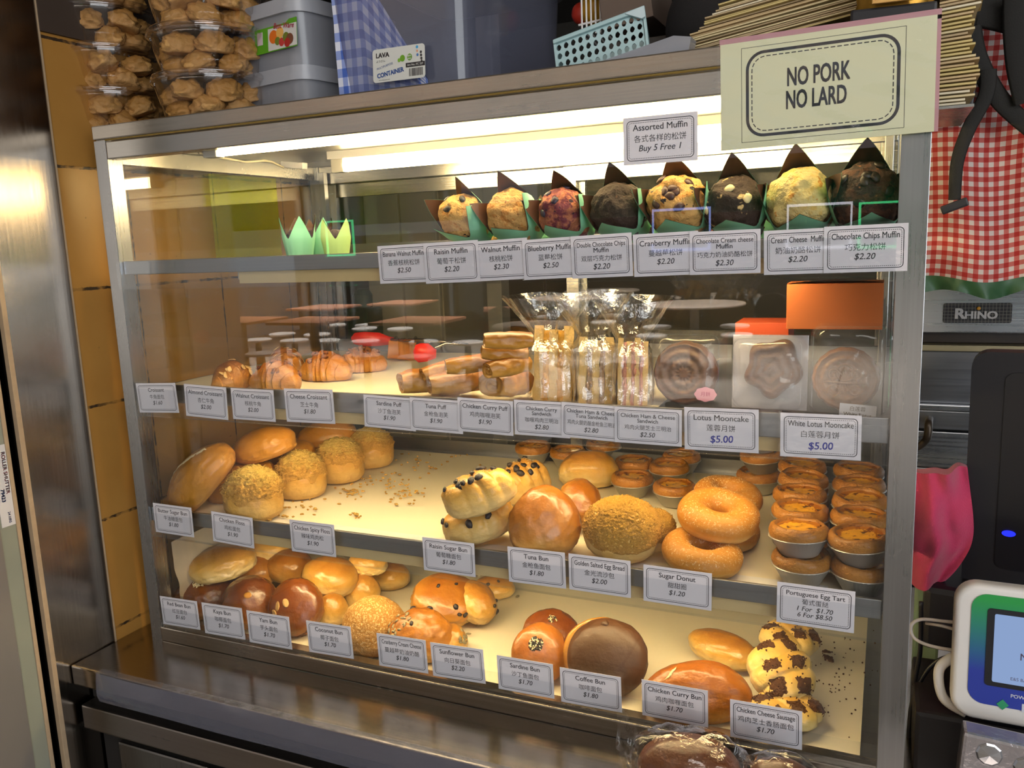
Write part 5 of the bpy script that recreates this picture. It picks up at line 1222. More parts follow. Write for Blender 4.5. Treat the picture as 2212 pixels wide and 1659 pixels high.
# big storage bin with the gingham cloth inside and its product sticker
c1 = at(960, 176, 1, 0.10)
BW, BD, BH = 0.245, 0.40, 0.215
bx = at(700, 120, 1, 0.09).x + BW / 2 + 0.002
bb = bin_('storage_bin', 'large clear bluish storage bin with a blue gingham cloth inside', (bx, 0.09 + BD / 2, ZT), BW, BD, BH, 0.0, BLUEF, FROSTL, 0.026, 0.93, 0.035)
MB().box(-0.003, 0.003, -0.003, 0.003, -0.03, 0.03, 0.0015).build('corner_rib', FROSTL, bb, False, (BW * 0.47, -BD / 2 + 0.004, BH - 0.034))
def gingham(name, c0_, c1_, c2_, pitch, rot=0.0):
    if name in MATS: return MATS[name]
    w = N(name); s = w.n('SeparateXYZ', i0=w.coord('UV', (1, 1, 1), (0, 0, rot))).outputs
    a = w.math('GREATER_THAN', w.math('FRACT', w.math('DIVIDE', s[0], pitch)), 0.5); b = w.math('GREATER_THAN', w.math('FRACT', w.math('DIVIDE', s[1], pitch)), 0.5)
    col = w.mix(a, w.mix(b, hexc(c0_), hexc(c1_)), w.mix(b, hexc(c1_), hexc(c2_)))
    bs = w.n('BsdfPrincipled', Base__Color=col, Roughness=0.85)
    w.t.links.new(w.bump(w.noise(w.coord('UV'), 900, 2), 0.2, 0.001), bs.inputs['Normal'])
    MATS[name] = w.done(bs); return MATS[name]
def cloth(mb_fn, nu, nv, uvs):
    mb = MB(); mb.grid(mb_fn, nu, nv); uv = mb.b.loops.layers.uv.new('UVMap'); mb.b.verts.index_update(); n = nv + 1
    for f in mb.b.faces:
        for l in f.loops:
            i, j = divmod(l.vert.index, n); l[uv].uv = (i / nu * uvs[0], j / nv * uvs[1])
    return mb
GB = gingham('blue_gingham', 'e2e4f2', '8fa0d8', '4464b8', 0.027)
x0c, x1c = bx - BW * 0.455, bx + BW * 0.20
def clothfn(u, v):
    top = 0.195 - 0.255 * max(0, u - 0.32); x = x0c + (x1c - x0c) * u
    return (x, 0.0995 + 0.028 * (1 - v) * 0.2 + 0.002 * noise.noise(Vector((u * 6, v * 4, 1))), ZT + 0.005 + max(0.004, top) * v)
GBm = cloth(clothfn, 40, 24, (0.235, 0.2)); o = GBm.build('gingham_cloth', GB, None, True)
tag(o, 'blue and white gingham cloth folded inside the storage bin', 'cloth')
# white product sticker on the bin
a, b, c = at(805, 108, 1, 0.086), at(918, 92, 1, 0.086), at(806, 182, 1, 0.086)
w_, h_ = (b - a).length, (a - c).length * 0.98; ctr = (at(918, 167, 1, 0.086) + a) / 2; ang = math.atan2((b - a).z, (b - a).x)
sk = MB().prism(rrect(w_, h_, 0.005, 5), 0.0005, Matrix(((1, 0, 0, 0), (0, 0, -1, 0), (0, 1, 0, 0), (0, 0, 0, 1)))).build('product_sticker', flat('sticker_ivory', hexc('d6d6cf'), 0.5), None, False, (ctr.x, 0.0865, ctr.z), (-0.045, -ang, 0))
tag(sk, 'white product sticker lettered CONTAINER on the front of the storage bin', 'sticker'); M = Matrix.Translation((0, -0.0008, 0))
q = MB(); letter(q, 'LAVA', -w_ * 0.30, h_ * 0.24, h_ * 0.20, w_ * 0.28, 0.03, 0, 0, 'C', M); letter(q, 'ようがん', -w_ * 0.34, h_ * 0.10, h_ * 0.085, None, 0, 0, 0, 'C', M); q.build('printed_text', flat('sticker_black', hexc('2c2628'), 0.5), sk); q = MB(); letter(q, 'www.elianware.com', -w_ * 0.28, -h_ * 0.45, h_ * 0.05, w_ * 0.22, 0, 0, 0, 'C', M)
q.build('printed_text', flat('sticker_black', hexc('2c2628'), 0.5), sk); q = MB()
R = random.Random(2); xb = w_ * 0.20
while xb < w_ * 0.45:
    d = R.choice((0.0006, 0.0010, 0.0014)); q.box(xb, xb + d, -0.0009, -0.0007, -h_ * 0.42, -h_ * 0.19); xb += d + R.choice((0.0007, 0.0011))
q.build('barcode', flat('sticker_black', hexc('2c2628'), 0.5), sk)
q = MB().box(w_ * 0.14, w_ * 0.498, -0.0010, -0.0006, -h_ * 0.15, -h_ * 0.02); q.build('black_bar', flat('sticker_black', hexc('2c2628'), 0.5), sk)
q = MB(); letter(q, 'Art No.: FC 337', w_ * 0.32, -h_ * 0.115, h_ * 0.085, w_ * 0.30, 0.01, 0, 0, 'C', Matrix.Translation((0, -0.0013, 0))); q.build('white_print', flat('sticker_ivory', hexc('d6d6cf'), 0.5), sk)
q = MB(); letter(q, 'CONTAINER', -w_ * 0.155, -h_ * 0.31, h_ * 0.19, w_ * 0.52, 0.035, 0, 0.13, 'C', M); letter(q, 'MULTIPURPOSE', -w_ * 0.26, -h_ * 0.06, h_ * 0.095, w_ * 0.32, 0.0, 0, 0.22, 'C', M); q.build('blue_print', flat('sticker_navy', hexc('33538f'), 0.5), sk)
for (x, z, r, cc) in ((0.08, 0.12, 0.085, '6ba01e'), (0.015, 0.08, 0.05, '7fae3c'), (0.215, 0.13, 0.085, '6ba01e'), (0.36, 0.36, 0.04, '45a0d0'), (0.36, 0.26, 0.032, 'd89a78'), (0.365, 0.16, 0.036, '4c78b4'), (0.43, 0.22, 0.035, '3a3636'), (0.432, 0.14, 0.035, '3a3636'), (0.436, 0.06, 0.035, '3a3636'), (0.44, -0.005, 0.03, '3a3636')):
    MB().prism([(x * w_ + r * w_ * 0.55 * math.cos(a_), z * h_ * 1.15 + r * w_ * 0.62 * math.sin(a_)) for a_ in [2 * PI * i / 24 for i in range(24)]], 0.0002, Matrix(((1, 0, 0, 0), (0, 0, -1, -0.0008), (0, 1, 0, 0), (0, 0, 0, 1)))).build('printed_dot', flat('dot_' + cc, hexc(cc), 0.5), sk)
q = MB(); letter(q, 'BPA', w_ * 0.215, h_ * 0.16, h_ * 0.075, None, 0.02, 0, 0, 'C', Matrix.Translation((0, -0.0013, 0))); letter(q, 'FREE', w_ * 0.215, h_ * 0.08, h_ * 0.065, None, 0.02, 0, 0, 'C', Matrix.Translation((0, -0.0013, 0))); q.build('white_print', flat('sticker_ivory', hexc('d6d6cf'), 0.5), sk)
# something purple in a bag above the bin lid, cut by the frame
# aqua basket tipped up behind the cabinet edge
AQUA = flat('aqua_plastic', hexc('a5c2c4'), 0.4)
def basket():
    A, B, Cc, D = at(1200, 108, 1, 0.12), at(1392, 36, 1, 0.15), at(1207, 170, 1, 0.115), at(1408, 140, 1, 0.145)
    t = thing('basket', 'aqua plastic basket with rounded holes leaning behind the cabinet top edge', 'basket', (Cc.x, 0.12, ZT))
    o0 = Vector(t.location); X = (B - A); w = X.length; X.normalize(); Zv = (A - Cc).normalized(); Y = Zv.cross(X).normalized() * -1
    if Y.y < 0: Y = -Y
    Mx = Matrix((X, Y, Zv)).transposed().to_4x4(); Mx.translation = Cc - o0 + Vector((0, 0, 0))
    h = (A - Cc).length * 1.28
    # front wall with real holes
    nx, nz = 12, 4; mb = MB(); cw_, ch = w * 0.98 / nx, h * 0.92 / nz
    for i in range(nx):
        for j in range(nz):
            x0, z0 = i * cw_, j * ch; N_ = 16
            if j == 3 and i > 10: pass
            outer, inner = [], []
            for k in range(N_):
                a = 2 * PI * k / N_ + PI / 4; e = max(abs(math.cos(a)), abs(math.sin(a)))
                outer.append((x0 + cw_ / 2 + cw_ / 2 * math.cos(a) / e, z0 + ch / 2 + ch / 2 * math.sin(a) / e))
                rr = 0.68 if j < 4 else 0.0
                inner.append((x0 + cw_ / 2 + cw_ * 0.33 * math.cos(a) * (1.0 if math.sin(a) < 0 else 0.95), z0 + ch / 2 + ch * 0.36 * math.sin(a) * (0.75 if math.cos(a) > 0.5 else 1)))
            vo = [[mb.b.verts.new(Mx @ Vector((x, yy, z))) for x, z in outer] for yy in (0, 0.002)]; vi = [[mb.b.verts.new(Mx @ Vector((x, yy, z))) for x, z in inner] for yy in (0, 0.002)]
            for k in range(N_):
                l = (k + 1) % N_
                mb.b.faces.new((vo[0][k], vo[0][l], vi[0][l], vi[0][k])); mb.b.faces.new((vo[1][k], vo[1][l], vi[1][l], vi[1][k])); mb.b.faces.new((vi[0][k], vi[0][l], vi[1][l], vi[1][k]))
    mb.build('pierced_wall', AQUA, t)
    MB().box(-0.002, w + 0.002, -0.006, 0.004, h * 0.92, h * 0.92 + 0.006, 0.002, Mx).box(-0.002, 0.002, -0.002, 0.10, 0, h * 0.95, 0.0005, Mx).box(w - 0.002, w + 0.002, -0.003, 0.10, 0, h * 0.95, 0.0005, Mx).box(-0.002, w + 0.002, 0.10, 0.102, 0, h * 0.95, 0.0005, Mx).build('basket_rim', AQUA, t)
    MB().prism([(w * 0.80, h * 0.985), (w * 1.01, h * 1.0), (w * 1.01, h * 0.72), (w * 0.97, h * 0.70)], 0.004, Mx @ Matrix(((1, 0, 0, 0), (0, 0, -1, -0.004), (0, 1, 0, 0), (0, 0, 0, 1)))).build('corner_grip', flat('pale_aqua', hexc('bfd0d4'), 0.4), t)
basket()
o = MB().prism([(0, 0), (0.135, 0), (0.14, 0.026), (0.118, 0.030), (0.02, 0.010)], 0.03, Matrix.Translation((at(1262, 137, 1, 0.06).x, 0.09, ZT)) @ Matrix(((1, 0, 0, 0), (0, 0, -1, 0), (0, 1, 0, 0), (0, 0, 0, 1)))).build('food_cover', FROST, None)
tag(o, 'clear plastic food cover lying in front of the aqua basket', 'cover')
# black bag / case behind, envelopes in a leaning pile, gold figurine base
BAGM = flat('black_fabric', hexc('211e1e'), 0.8, bump=0.3, bscale=500)
A = at(1412, 130, 1, 0.26); Bp = at(1790, 0, 1, 0.26)
def bagfn(u, v):
    a = u * 2 * PI; e = 3.0; c_, s_ = math.cos(a), math.sin(a); q = (abs(c_) ** e + abs(s_) ** e) ** (-1 / e)
    f = math.sin(min(1, v * 1.02) * PI) ** 0.35 if 0 < v < 1 else 0
    return (0.19 * q * c_ * f * (1 + 0.03 * noise.noise(Vector((c_, s_, v * 3)))), 0.09 * q * s_ * f, 0.20 * v)
mb = MB(); mb.grid(bagfn, 40, 20, True, False); o = mb.build('black_bag', BAGM, None, True, (A.x + 0.195, 0.33, ZT), (0, 0, 0)); tag(o, 'black fabric bag standing on the cabinet behind the envelopes', 'bag')
for k in range(2): MB().tube([(-0.188 + 0.004 * math.sin(j), -0.012, 0.03 + 0.012 * j + 0.03 * k) for j in range(2)], 0.003, 6).build('zip_pull', STEEL, o)
ENV = [flat('envelope_' + c, hexc(c), 0.75, var=0.06) for c in ('d9c79a', 'cbb184', 'e2d6b8', 'b9a27c', 'd3bd7e')]
R = random.Random(9)
def envelope(P, L, D, th, rot, m_, k, lab, grp):
    mb = MB(); sv = k * 0.7
    mb.grid(lambda u, v: (L * u, D * v, 0.0005 * noise.noise(Vector((u * 3, v * 2, sv)))), 8, 3)
    mb.grid(lambda u, v: (L * u, D * v, th + 0.0005 * noise.noise(Vector((u * 3, v * 2, sv + 0.2)))), 8, 3)
    mb.box(0, L, 0, D, 0.0003, th - 0.0003)
    tag(mb.build('envelope', m_, None, False, P, rot), lab, 'envelope', grp)
# a pile lying on the cabinet, its right end propped up on a pad of paper
xl = at(1418, 117, 1, 0.10).x
for k in range(20):
    envelope((xl + R.uniform(0, 0.012) + 0.004 * k, 0.095 + R.uniform(-0.004, 0.004), ZT + 0.001 + 0.0034 * k), R.uniform(0.345, 0.36) - 0.004 * k, 0.15, 0.0022, (0, -0.135 + R.uniform(-0.004, 0.004), R.uniform(-0.02, 0.02)), R.choice(ENV), k, 'cream paper envelope in the pile propped behind the notice', 'envelopes piled on the cabinet')
tag(MB().box(1.17, 1.245, 0.10, 0.24, ZT, ZT + 0.0285, 0.001).build('paper_pad', ENV[3], None), 'pad of brown paper propping up the envelope pile behind the notice', 'paper pad')
# more of them stand on a bracket at the right end of the cabinet
tag(MB().box(1.2515, 1.292, 0.045, 0.24, 0.818, 0.821).box(1.2515, 1.2535, 0.045, 0.24, 0.818, 0.85).build('side_bracket', STEEL, None), 'steel bracket shelf fixed to the right end of the cabinet', 'bracket')
for k in range(34):
    f = k / 34; xe = 0.038 + 0.006 * math.sin(f * 9) - 0.020 * max(0, 0.35 - f) + R.uniform(-0.004, 0.004)
    envelope((1.254, 0.05 + R.uniform(0, 0.004), 0.8222 + 0.0040 * k), xe, 0.18, 0.0028, (0, -0.10 * f, R.uniform(-0.04, 0.04)), R.choice(ENV), 60 + k, 'brown paper envelope end in the stack beside the notice', 'envelopes stacked at the cabinet end')
# gold base of a figurine, cut by the frame
GOLD = flat('gold_paint', hexc('b48a3a'), 0.3, 0.8, bump=0.3, bscale=90)
a, b = at(1842, 36, 1, 0.045), at(2020, 16, 1, 0.045); w_ = (b - a).length
t = thing('figurine_base', 'gold figurine base with red characters, on the cabinet above the notice', 'figurine', ((a.x + b.x) / 2, 0.045, a.z - 0.002), (0, -math.atan2((b - a).z, (b - a).x), 0))
MB().box(-w_ * 0.52, w_ * 0.52, -0.02, 0.03, -0.012, 0.004, 0.003).build('black_plinth', BLACKP, t)
g = MB(); g.lathe([(w_ * 0.50, 0.003), (w_ * 0.46, 0.012), (w_ * 0.48, 0.02), (w_ * 0.40, 0.045), (w_ * 0.30, 0.06), (0, 0.065)], 40, (0, 0.004, 0), lambda a_, r, z: (r * (1 + 0.03 * math.cos(9 * a_)), z), False)
for v in g.b.verts: v.co.y *= 0.5
g.build('gold_body', GOLD, t, True)
MB().box(-w_ * 0.26, w_ * 0.24, -0.027, -0.022, 0.006, 0.032, 0.001).build('name_plate', flat('gold_plate', hexc('d9a860'), 0.4, 0.3), t)
q = MB(); letter(q, '招财进宝', -0.001, 0.011, 0.0165, w_ * 0.44, 0.012, 0, 0, 'C', Matrix.Translation((0, -0.0276, 0))); q.build('red_characters', flat('red_lacquer', hexc('c8281e'), 0.5), t)

# ------------------------------------------------------------------ behind and to the right of the cabinet
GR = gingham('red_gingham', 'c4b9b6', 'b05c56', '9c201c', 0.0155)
p0 = at(2212, 140, 1, 0.56); ax0, az0, az1 = 1.235, at(2100, 606, 1, 0.56).z, at(2100, 40, 1, 0.56).z
def apron(u, v):
    x = ax0 + 0.40 * u; z = az0 + (az1 - az0) * v
    return (x + 0.004 * math.sin(v * 6 + u * 5), 0.56 + 0.010 * math.sin(u * 19 + v * 2.0) + 0.008 * noise.noise(Vector((u * 5, v * 4, 0))), z + 0.006 * math.sin(u * 15) * (1 - v))
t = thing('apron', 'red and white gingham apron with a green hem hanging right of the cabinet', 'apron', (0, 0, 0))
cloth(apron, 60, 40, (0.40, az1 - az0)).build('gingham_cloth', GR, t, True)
GREENF = flat('green_frill', hexc('24502c'), 0.45, sheen=0.2)
mb = MB(); mb.grid(lambda u, v: (ax0 + 0.41 * u, apron(u, 0)[1] - 0.0025 + 0.006 * math.sin(u * 55 + v) * (1 - v), az0 + 0.006 * math.sin(u * 15) - (0.024 + 0.004 * math.sin(u * 23)) * (1 - v) + 0.003), 110, 6); mb.build('green_hem', GREENF, t, True)
BLKC = flat('black_strap', hexc('16130f'), 0.75, bump=0.3, bscale=500)
def strap(name, pts, w, par, yd=0.52, th=0.0025):
    P = [at(x, y, 1, yd) for x, y in pts]; mb = MB(); n = len(P)
    for k in range(40):
        pass
    def cr(f):
        f = max(0.0, min(0.9999, f)) * (n - 1); i = int(f); t_ = f - i; p0_, p1, p2, p3 = P[max(i - 1, 0)], P[i], P[i + 1], P[min(i + 2, n - 1)]
        return 0.5 * ((2 * p1) + (p2 - p0_) * t_ + (2 * p0_ - 5 * p1 + 4 * p2 - p3) * t_ ** 2 + (-p0_ + 3 * p1 - 3 * p2 + p3) * t_ ** 3)
    def ring(u, v):
        c = cr(u); tg = (cr(u + 0.02) - cr(u - 0.02)).normalized(); sd = tg.cross(Vector((0, 1, 0))).normalized()
        a = v * 2 * PI; wv = w[0] + (w[1] - w[0]) * u
        return c + sd * wv * math.cos(a) + Vector((0, th * math.sin(a), 0))
    mb.grid(ring, 40, 10, False, True); return mb.build(name, BLKC, par, True)
t = thing('strap_bag', 'black bag straps with a buckle hanging in front of the gingham apron', 'bag strap', (0, 0, 0))
strap('strap', [(2095, 60), (2112, 130), (2160, 215), (2230, 280)], (0.016, 0.013), t)
strap('strap', [(2135, 150), (2130, 205), (2092, 280), (2068, 350), (2062, 432)], (0.012, 0.009), t, 0.515)
strap('strap', [(2195, -10), (2196, 60), (2204, 140), (2222, 220)], (0.018, 0.020), t, 0.51)
strap('strap', [(2010, -20), (2060, 40), (2110, 20), (2190, 30)], (0.02, 0.03), t, 0.53)
p = at(2062, 445, 1, 0.51); MB().box(-0.020, 0.020, -0.004, 0.004, -0.007, 0.007, 0.003, Matrix.Translation(p) @ Matrix.Rotation(-0.35, 4, 'Y')).build('buckle', BLACKP, t)
p = at(2094, 200, 1, 0.512); MB().box(-0.008, 0.008, -0.004, 0.004, -0.024, 0.024, 0.003, Matrix.Translation(p) @ Matrix.Rotation(0.1, 4, 'Y')).build('buckle', BLACKP, t)
# blue plastic bag at the top right
p = at(2165, 40, 1, 0.66); mb = MB().blob((0, 0, 0), (0.11, 0.05, 0.065), 3, 0.35, 4); o = mb.build('blue_bag', flat('blue_plastic', hexc('0d4fb0'), 0.3), None, True, p); tag(o, 'bright blue plastic bag hanging behind the black straps', 'bag')
# steel oven front
OV = 0.80
def zrow(py): return at(2100, py, 1, OV).z
t = thing('oven', 'stainless steel oven with a black grille badge behind the apron', 'oven', (1.22, OV, FLOOR))
OVS = steel('oven_steel', (0.62, 0.64, 0.67), 0.28, 0, 0.3, 0.25); OVD = steel('oven_steel_dark', (0.30, 0.31, 0.34), 0.3, 0, 0.4)
def band(name, y0, y1, m, dy=0.0, par=None):
    return MB().box(0, 1.6, dy, 0.5, zrow(y1) - FLOOR, zrow(y0) - FLOOR, 0.002).build(name, m, par or t)
band('top_panel', 560, 720, OVS, 0.0); band('dark_gap', 720.5, 746, flat('oven_gap', hexc('2a211c'), 0.5), 0.03); band('door_rail', 746.5, 760, flat('oven_cream_rail', hexc('a49c80'), 0.4, 0.5), 0.0)
band('glass_panel', 762, 876, OVD, 0.012); band('lower_rail', 876.5, 890, OVS, -0.004); band('door_panel', 890.5, 932, steel('oven_mid', (0.42, 0.43, 0.45), 0.3, 0), 0.0); band('dark_gap', 932.5, 936, DARK, 0.03)
band('door_panel', 936.5, 1016, OVS, 0.0); band('door_panel', 1018, 1500, steel('oven_low', (0.5, 0.5, 0.52), 0.3, 0), 0.002)
MB().box(0, 1.6, 0.012, 0.5, 0, zrow(1500) - FLOOR).build('oven_body', OVD, t)
a, b, c = at(2038, 655, 1, OV), at(2187, 655, 1, OV), at(2038, 697, 1, OV); bw, bh = (b - a).length, (a - c).length; cx, cz = (a.x + b.x) / 2 - 1.22, (a.z + c.z) / 2 - FLOOR
bd = MB().prism(rrect(bw, bh, 0.004, 5), 0.002, Matrix.Translation((cx, -0.0005, cz)) @ Matrix(((1, 0, 0, 0), (0, 0, -1, 0), (0, 1, 0, 0), (0, 0, 0, 1)))).build('badge', flat('badge_black', hexc('221f24'), 0.5), t)
q = MB()
for k in range(20): x = cx - bw / 2 + bw * (k + 0.5) / 20; q.box(x - 0.0003, x + 0.0003, -0.0032, -0.0026, cz - bh / 2, cz + bh / 2)
for k in range(6): z = cz - bh / 2 + bh * (k + 0.5) / 6; q.box(cx - bw / 2, cx + bw / 2, -0.0032, -0.0026, z - 0.0003, z + 0.0003)
q.build('badge_grid', flat('badge_grid_grey', hexc('8a8880'), 0.4), bd)
q = MB(); M = Matrix.Translation((0, -0.0042, 0)); letter(q, 'R', cx - bw * 0.245, cz - bh * 0.27, bh * 0.72, None, 0.03, 0, 0, 'C', M, 1.1); letter(q, 'HINO', cx + bw * 0.06, cz - bh * 0.27, bh * 0.52, None, 0.03, 0, 0, 'C', M, 1.1); q.build('badge_lettering', flat('badge_white', hexc('c8c6c8'), 0.4), bd)
MB().blob((cx + bw * 0.02, -0.004, cz + bh * 0.24), (bh * 0.10, 0.0012, bh * 0.09), 1, 0.0, 2).build('badge_dot', flat('badge_orange', hexc('d69a2e'), 0.4), bd, True)
hp = [at(x, y, 1, yy) - Vector((1.22, OV, FLOOR)) for (x, y), yy in (((2008, 905), OV + 0.002), ((2006, 915), OV - 0.03), ((2004, 940), OV - 0.035), ((1996, 955), OV - 0.03), ((1975, 968), OV - 0.03), ((1940, 970), OV - 0.03))]
MB().tube(smooth_path(hp), 0.0075, 12).build('door_handle', flat('bronze_handle', hexc('4a4036'), 0.35, 0.6), t, True)
# black point-of-sale screen with its blue lamp
yp = 0.26; a, b, c = at(2106, 790, 1, yp), at(2106, 1250, 1, yp), at(2260, 790, 1, yp)
pw, ph = 0.30, a.z - b.z + 0.02
t = thing('sales_screen', 'black point of sale screen seen from the back, with a blue lamp', 'screen', (a.x - 0.028, yp, b.z), (0.0, 0, -0.12))
xb0 = at(2085, 1245, 1, yp).x - t.location.x
MB().prism([(xb0 - 0.005, 0)] + [(0.024 + 0.0 * k, ph - 0.022 + 0.0) for k in range(1)] + [(0.024 + 0.022 * (1 - math.cos(k * PI / 12)), ph - 0.022 + 0.022 * math.sin(k * PI / 12)) for k in range(1, 7)] + [(pw, ph), (pw, 0)], 0.035, Matrix(((1, 0, 0, 0), (0, 0, -1, 0.035), (0, 1, 0, 0), (0, 0, 0, 1)))).build('screen_housing', BLACKP, t)
MB().prism(rrect(pw - 0.07, ph - 0.05, 0.012, 5, pw / 2 + 0.03, ph / 2 - 0.002), 0.002, Matrix(((1, 0, 0, 0), (0, 0, -1, 0), (0, 1, 0, 0), (0, 0, 0, 1)))).build('back_panel', flat('black_panel', hexc('121116'), 0.35), t)
p = at(2178, 1146, 1, yp) - Vector(t.location); MB().blob((p.x, -0.004, p.z), (0.0085, 0.0015, 0.0045), 1, 0.0, 3).build('blue_lamp', glow('blue_led', (0.02, 0.03, 1.0), 1.6), t, True)
MB().box(-0.02, 0.34, -0.04, 0.16, -0.10, -0.004, 0.01).build('screen_foot', BLACKP, t)
MB().box(0.04, 0.26, 0.0, 0.10, -b.z, -0.10).build('stand_column', BLACKP, t)
# pink towel over it
PINK = flat('pink_towel', hexc('c23a62'), 0.95, var=0.12, vscale=30, bump=0.6, bscale=700, sheen=0.3)
yk = 0.245
def towel(u, v):
    L0, R0 = at(1966, 1018 + 246 * v, 1, yk), at(2090 + 14 * math.sin(min(1, v / 0.7) * PI / 2) - 62 * max(0, (v - 0.5) / 0.5) ** 2.2, 1010 + 244 * v, 1, yk)
    p = L0.lerp(R0, u); f = 0.010 * math.sin(u * 8 + v * 2.5 + 1.2 * math.sin(v * 4)) + 0.008 * math.sin(u * 17 - v * 4) * (1 - v) + 0.012 * noise.noise(Vector((u * 4, v * 4, 2)))
    p.y += f * (0.5 + 0.6 * v) - 0.02 * math.sin(PI * u); p.z += 0.006 * noise.noise(Vector((u * 3, v * 3, 7))); return p
mb = MB(); mb.grid(towel, 44, 44); mb.grid(lambda u, v: towel(u, v) + Vector((0, 0.012 + 0.02 * math.sin(PI * u), 0)), 44, 44)
for side in (0.0, 1.0):
    mb.grid(lambda u, v, s_=side: towel(s_, v) + Vector((0, (0.012) * u, 0)), 3, 44)
    mb.grid(lambda u, v, s_=side: towel(v, s_) + Vector((0, (0.012 + 0.02 * math.sin(PI * v)) * u, 0)), 3, 44)
o = mb.build('pink_towel', PINK, None, True); tag(o, 'bright pink towel hanging beside the cabinet against the black screen', 'towel')
# payment terminal
yq = 0.05; a, b, c, d = at(2066, 1248, 1, yq), at(2212, 1262, 1, yq), at(2066, 1530, 1, yq), at(2212, 1570, 1, yq)
tw, th_ = 0.165, a.z - c.z; TC = Vector((a.x + tw / 2, yq, (a.z + c.z) / 2 - 0.008))
t = thing('payment_terminal', 'white payment terminal with a blue and green face and a lit screen', 'payment terminal', TC, (-0.10, 0.0, -0.02))
MX = Matrix(((1, 0, 0, 0), (0, 0, -1, 0), (0, 1, 0, 0), (0, 0, 0, 1)))
mb = MB(); rings = []
for ins, yy in ((0.007, 0.0), (0.003, 0.0012), (0.0008, 0.0045), (0.0, 0.009), (0.0, 0.020), (0.006, 0.026)):
    rings.append([mb.b.verts.new((x, yy, z)) for x, z in rrect(tw - 2 * ins, th_ - 2 * ins, 0.026 - ins, 8)])
for A_, B_ in zip(rings, rings[1:]):
    for i in range(len(A_)): mb.b.faces.new((A_[i], A_[(i + 1) % len(A_)], B_[(i + 1) % len(A_)], B_[i]))
mb.b.faces.new(rings[0]); mb.b.faces.new(rings[-1]); mb.build('housing', WHITEP, t, 'auto')
w = N('terminal_face'); g = w.n('SeparateXYZ', i0=w.coord('Generated')).outputs[2]; FACE = w.done(w.n('BsdfPrincipled', Base__Color=w.ramp(g, [(0.30, hexc('2b3fa6')), (0.95, hexc('27a04c'))]), Roughness=0.3))
MB().prism(rrect(tw * 0.78, th_ * 0.80, 0.018, 8, 0.0, 0.006), 0.001, Matrix.Translation((0, -0.0003, 0)) @ MX).build('printed_face', FACE, t)
MB().prism(rrect(tw * 0.62, th_ * 0.56, 0.004, 5, 0.004, 0.010), 0.001, Matrix.Translation((0, -0.0014, 0)) @ MX).build('screen_bezel', BLACKP, t)
sc = MB().prism(rrect(tw * 0.54, th_ * 0.49, 0.002, 4, 0.005, 0.010), 0.001, Matrix.Translation((0, -0.0025, 0)) @ MX).build('lit_screen', glow('screen_glow', (0.34, 0.48, 0.80), 0.75), t)
q = MB(); M = Matrix.Translation((0, -0.0040, 0)); letter(q, 'PAY', 0.004, 0.012, 0.012, None, 0.01, 0, 0, 'C', M); letter(q, 'NOW', 0.004, 0.000, 0.012, None, 0.01, 0, 0, 'C', M); letter(q, 'E&S BAKERY HOUSE', 0.004, -0.026, 0.0055, tw * 0.44, 0, 0, 0, 'C', M); q.build('screen_text', flat('screen_ink', hexc('5a5470'), 0.5), sc)
q = MB(); M = Matrix.Translation((0, -0.0018, 0)); letter(q, 'POWERED BY', 0.0, -0.048, 0.0062, None, 0.01, 0, 0, 'C', M); q.build('printed_caption', flat('print_white', hexc('d8dce8'), 0.5), t); q = MB(); letter(q, 'POS', 0.008, -0.063, 0.0135, None, 0.04, 0, 0, 'C', M, 1.25); q.build('printed_text', flat('print_white', hexc('d8dce8'), 0.5), t)
q = MB(); q.prism([(-0.027, -0.052), (-0.0205, -0.0585), (-0.027, -0.065), (-0.0335, -0.0585)], 0.0004, Matrix.Translation((0, -0.0016, 0)) @ MX); q.build('printed_mark', flat('print_green', hexc('2f9a6a'), 0.5), t)
MB().box(-0.05, 0.08, 0.022, 0.07, -th_ / 2 - 0.03, -0.03, 0.006).build('foot', BLACKP, t)
MB().tube(smooth_path([(-tw / 2 + 0.004, 0.03, -0.02), (-tw / 2 - 0.012, 0.03, -0.04), (-tw / 2 - 0.006, 0.028, -th_ / 2 + 0.01), (-tw / 2 + 0.02, 0.026, -th_ / 2 - 0.004)]), 0.0062, 10).build('back_bracket', WHITEP, t, True)
cb = MB(); cb.tube(smooth_path([at(x, y, 1, yy) for (x, y), yy in (((2075, 1345), 0.08), ((2040, 1342), 0.09), ((1990, 1338), 0.10), ((1968, 1352), 0.10), ((1975, 1378), 0.10), ((2010, 1395), 0.09), ((2075, 1407), 0.08))]), 0.0022, 8)
cb.tube([at(x, y, 1, yy) for (x, y), yy in (((2075, 1363), 0.085), ((2035, 1352), 0.095), ((2000, 1346), 0.105))], 0.0022, 8)
o = cb.build('cable', flat('cable_white', hexc('c9c0b8'), 0.5), None, True); tag(o, 'white cable looping out of the back of the payment terminal', 'cable')
cb = MB()
for pts in (((1990, 1300), (1988, 1400), (1980, 1450), (1975, 1480)), ((2075, 1415), (2030, 1425), (1995, 1460), (1970, 1520), (1962, 1600)), ((2030, 1440), (2040, 1520), (2045, 1600))):
    cb.tube(smooth_path([at(x, y, 1, 0.14) for x, y in pts]), 0.003, 8)
o = cb.build('cable', BLACKP, None, True); tag(o, 'black cables hanging between the cabinet and the payment terminal', 'cable')
o = MB().box(1.262, 1.60, 0.06, 0.215, 0.001, 0.085, 0.006).build('cash_drawer', flat('drawer_black', hexc('1b1718'), 0.5), None); tag(o, 'black cash drawer under the screen, right of the cabinet', 'cash drawer')
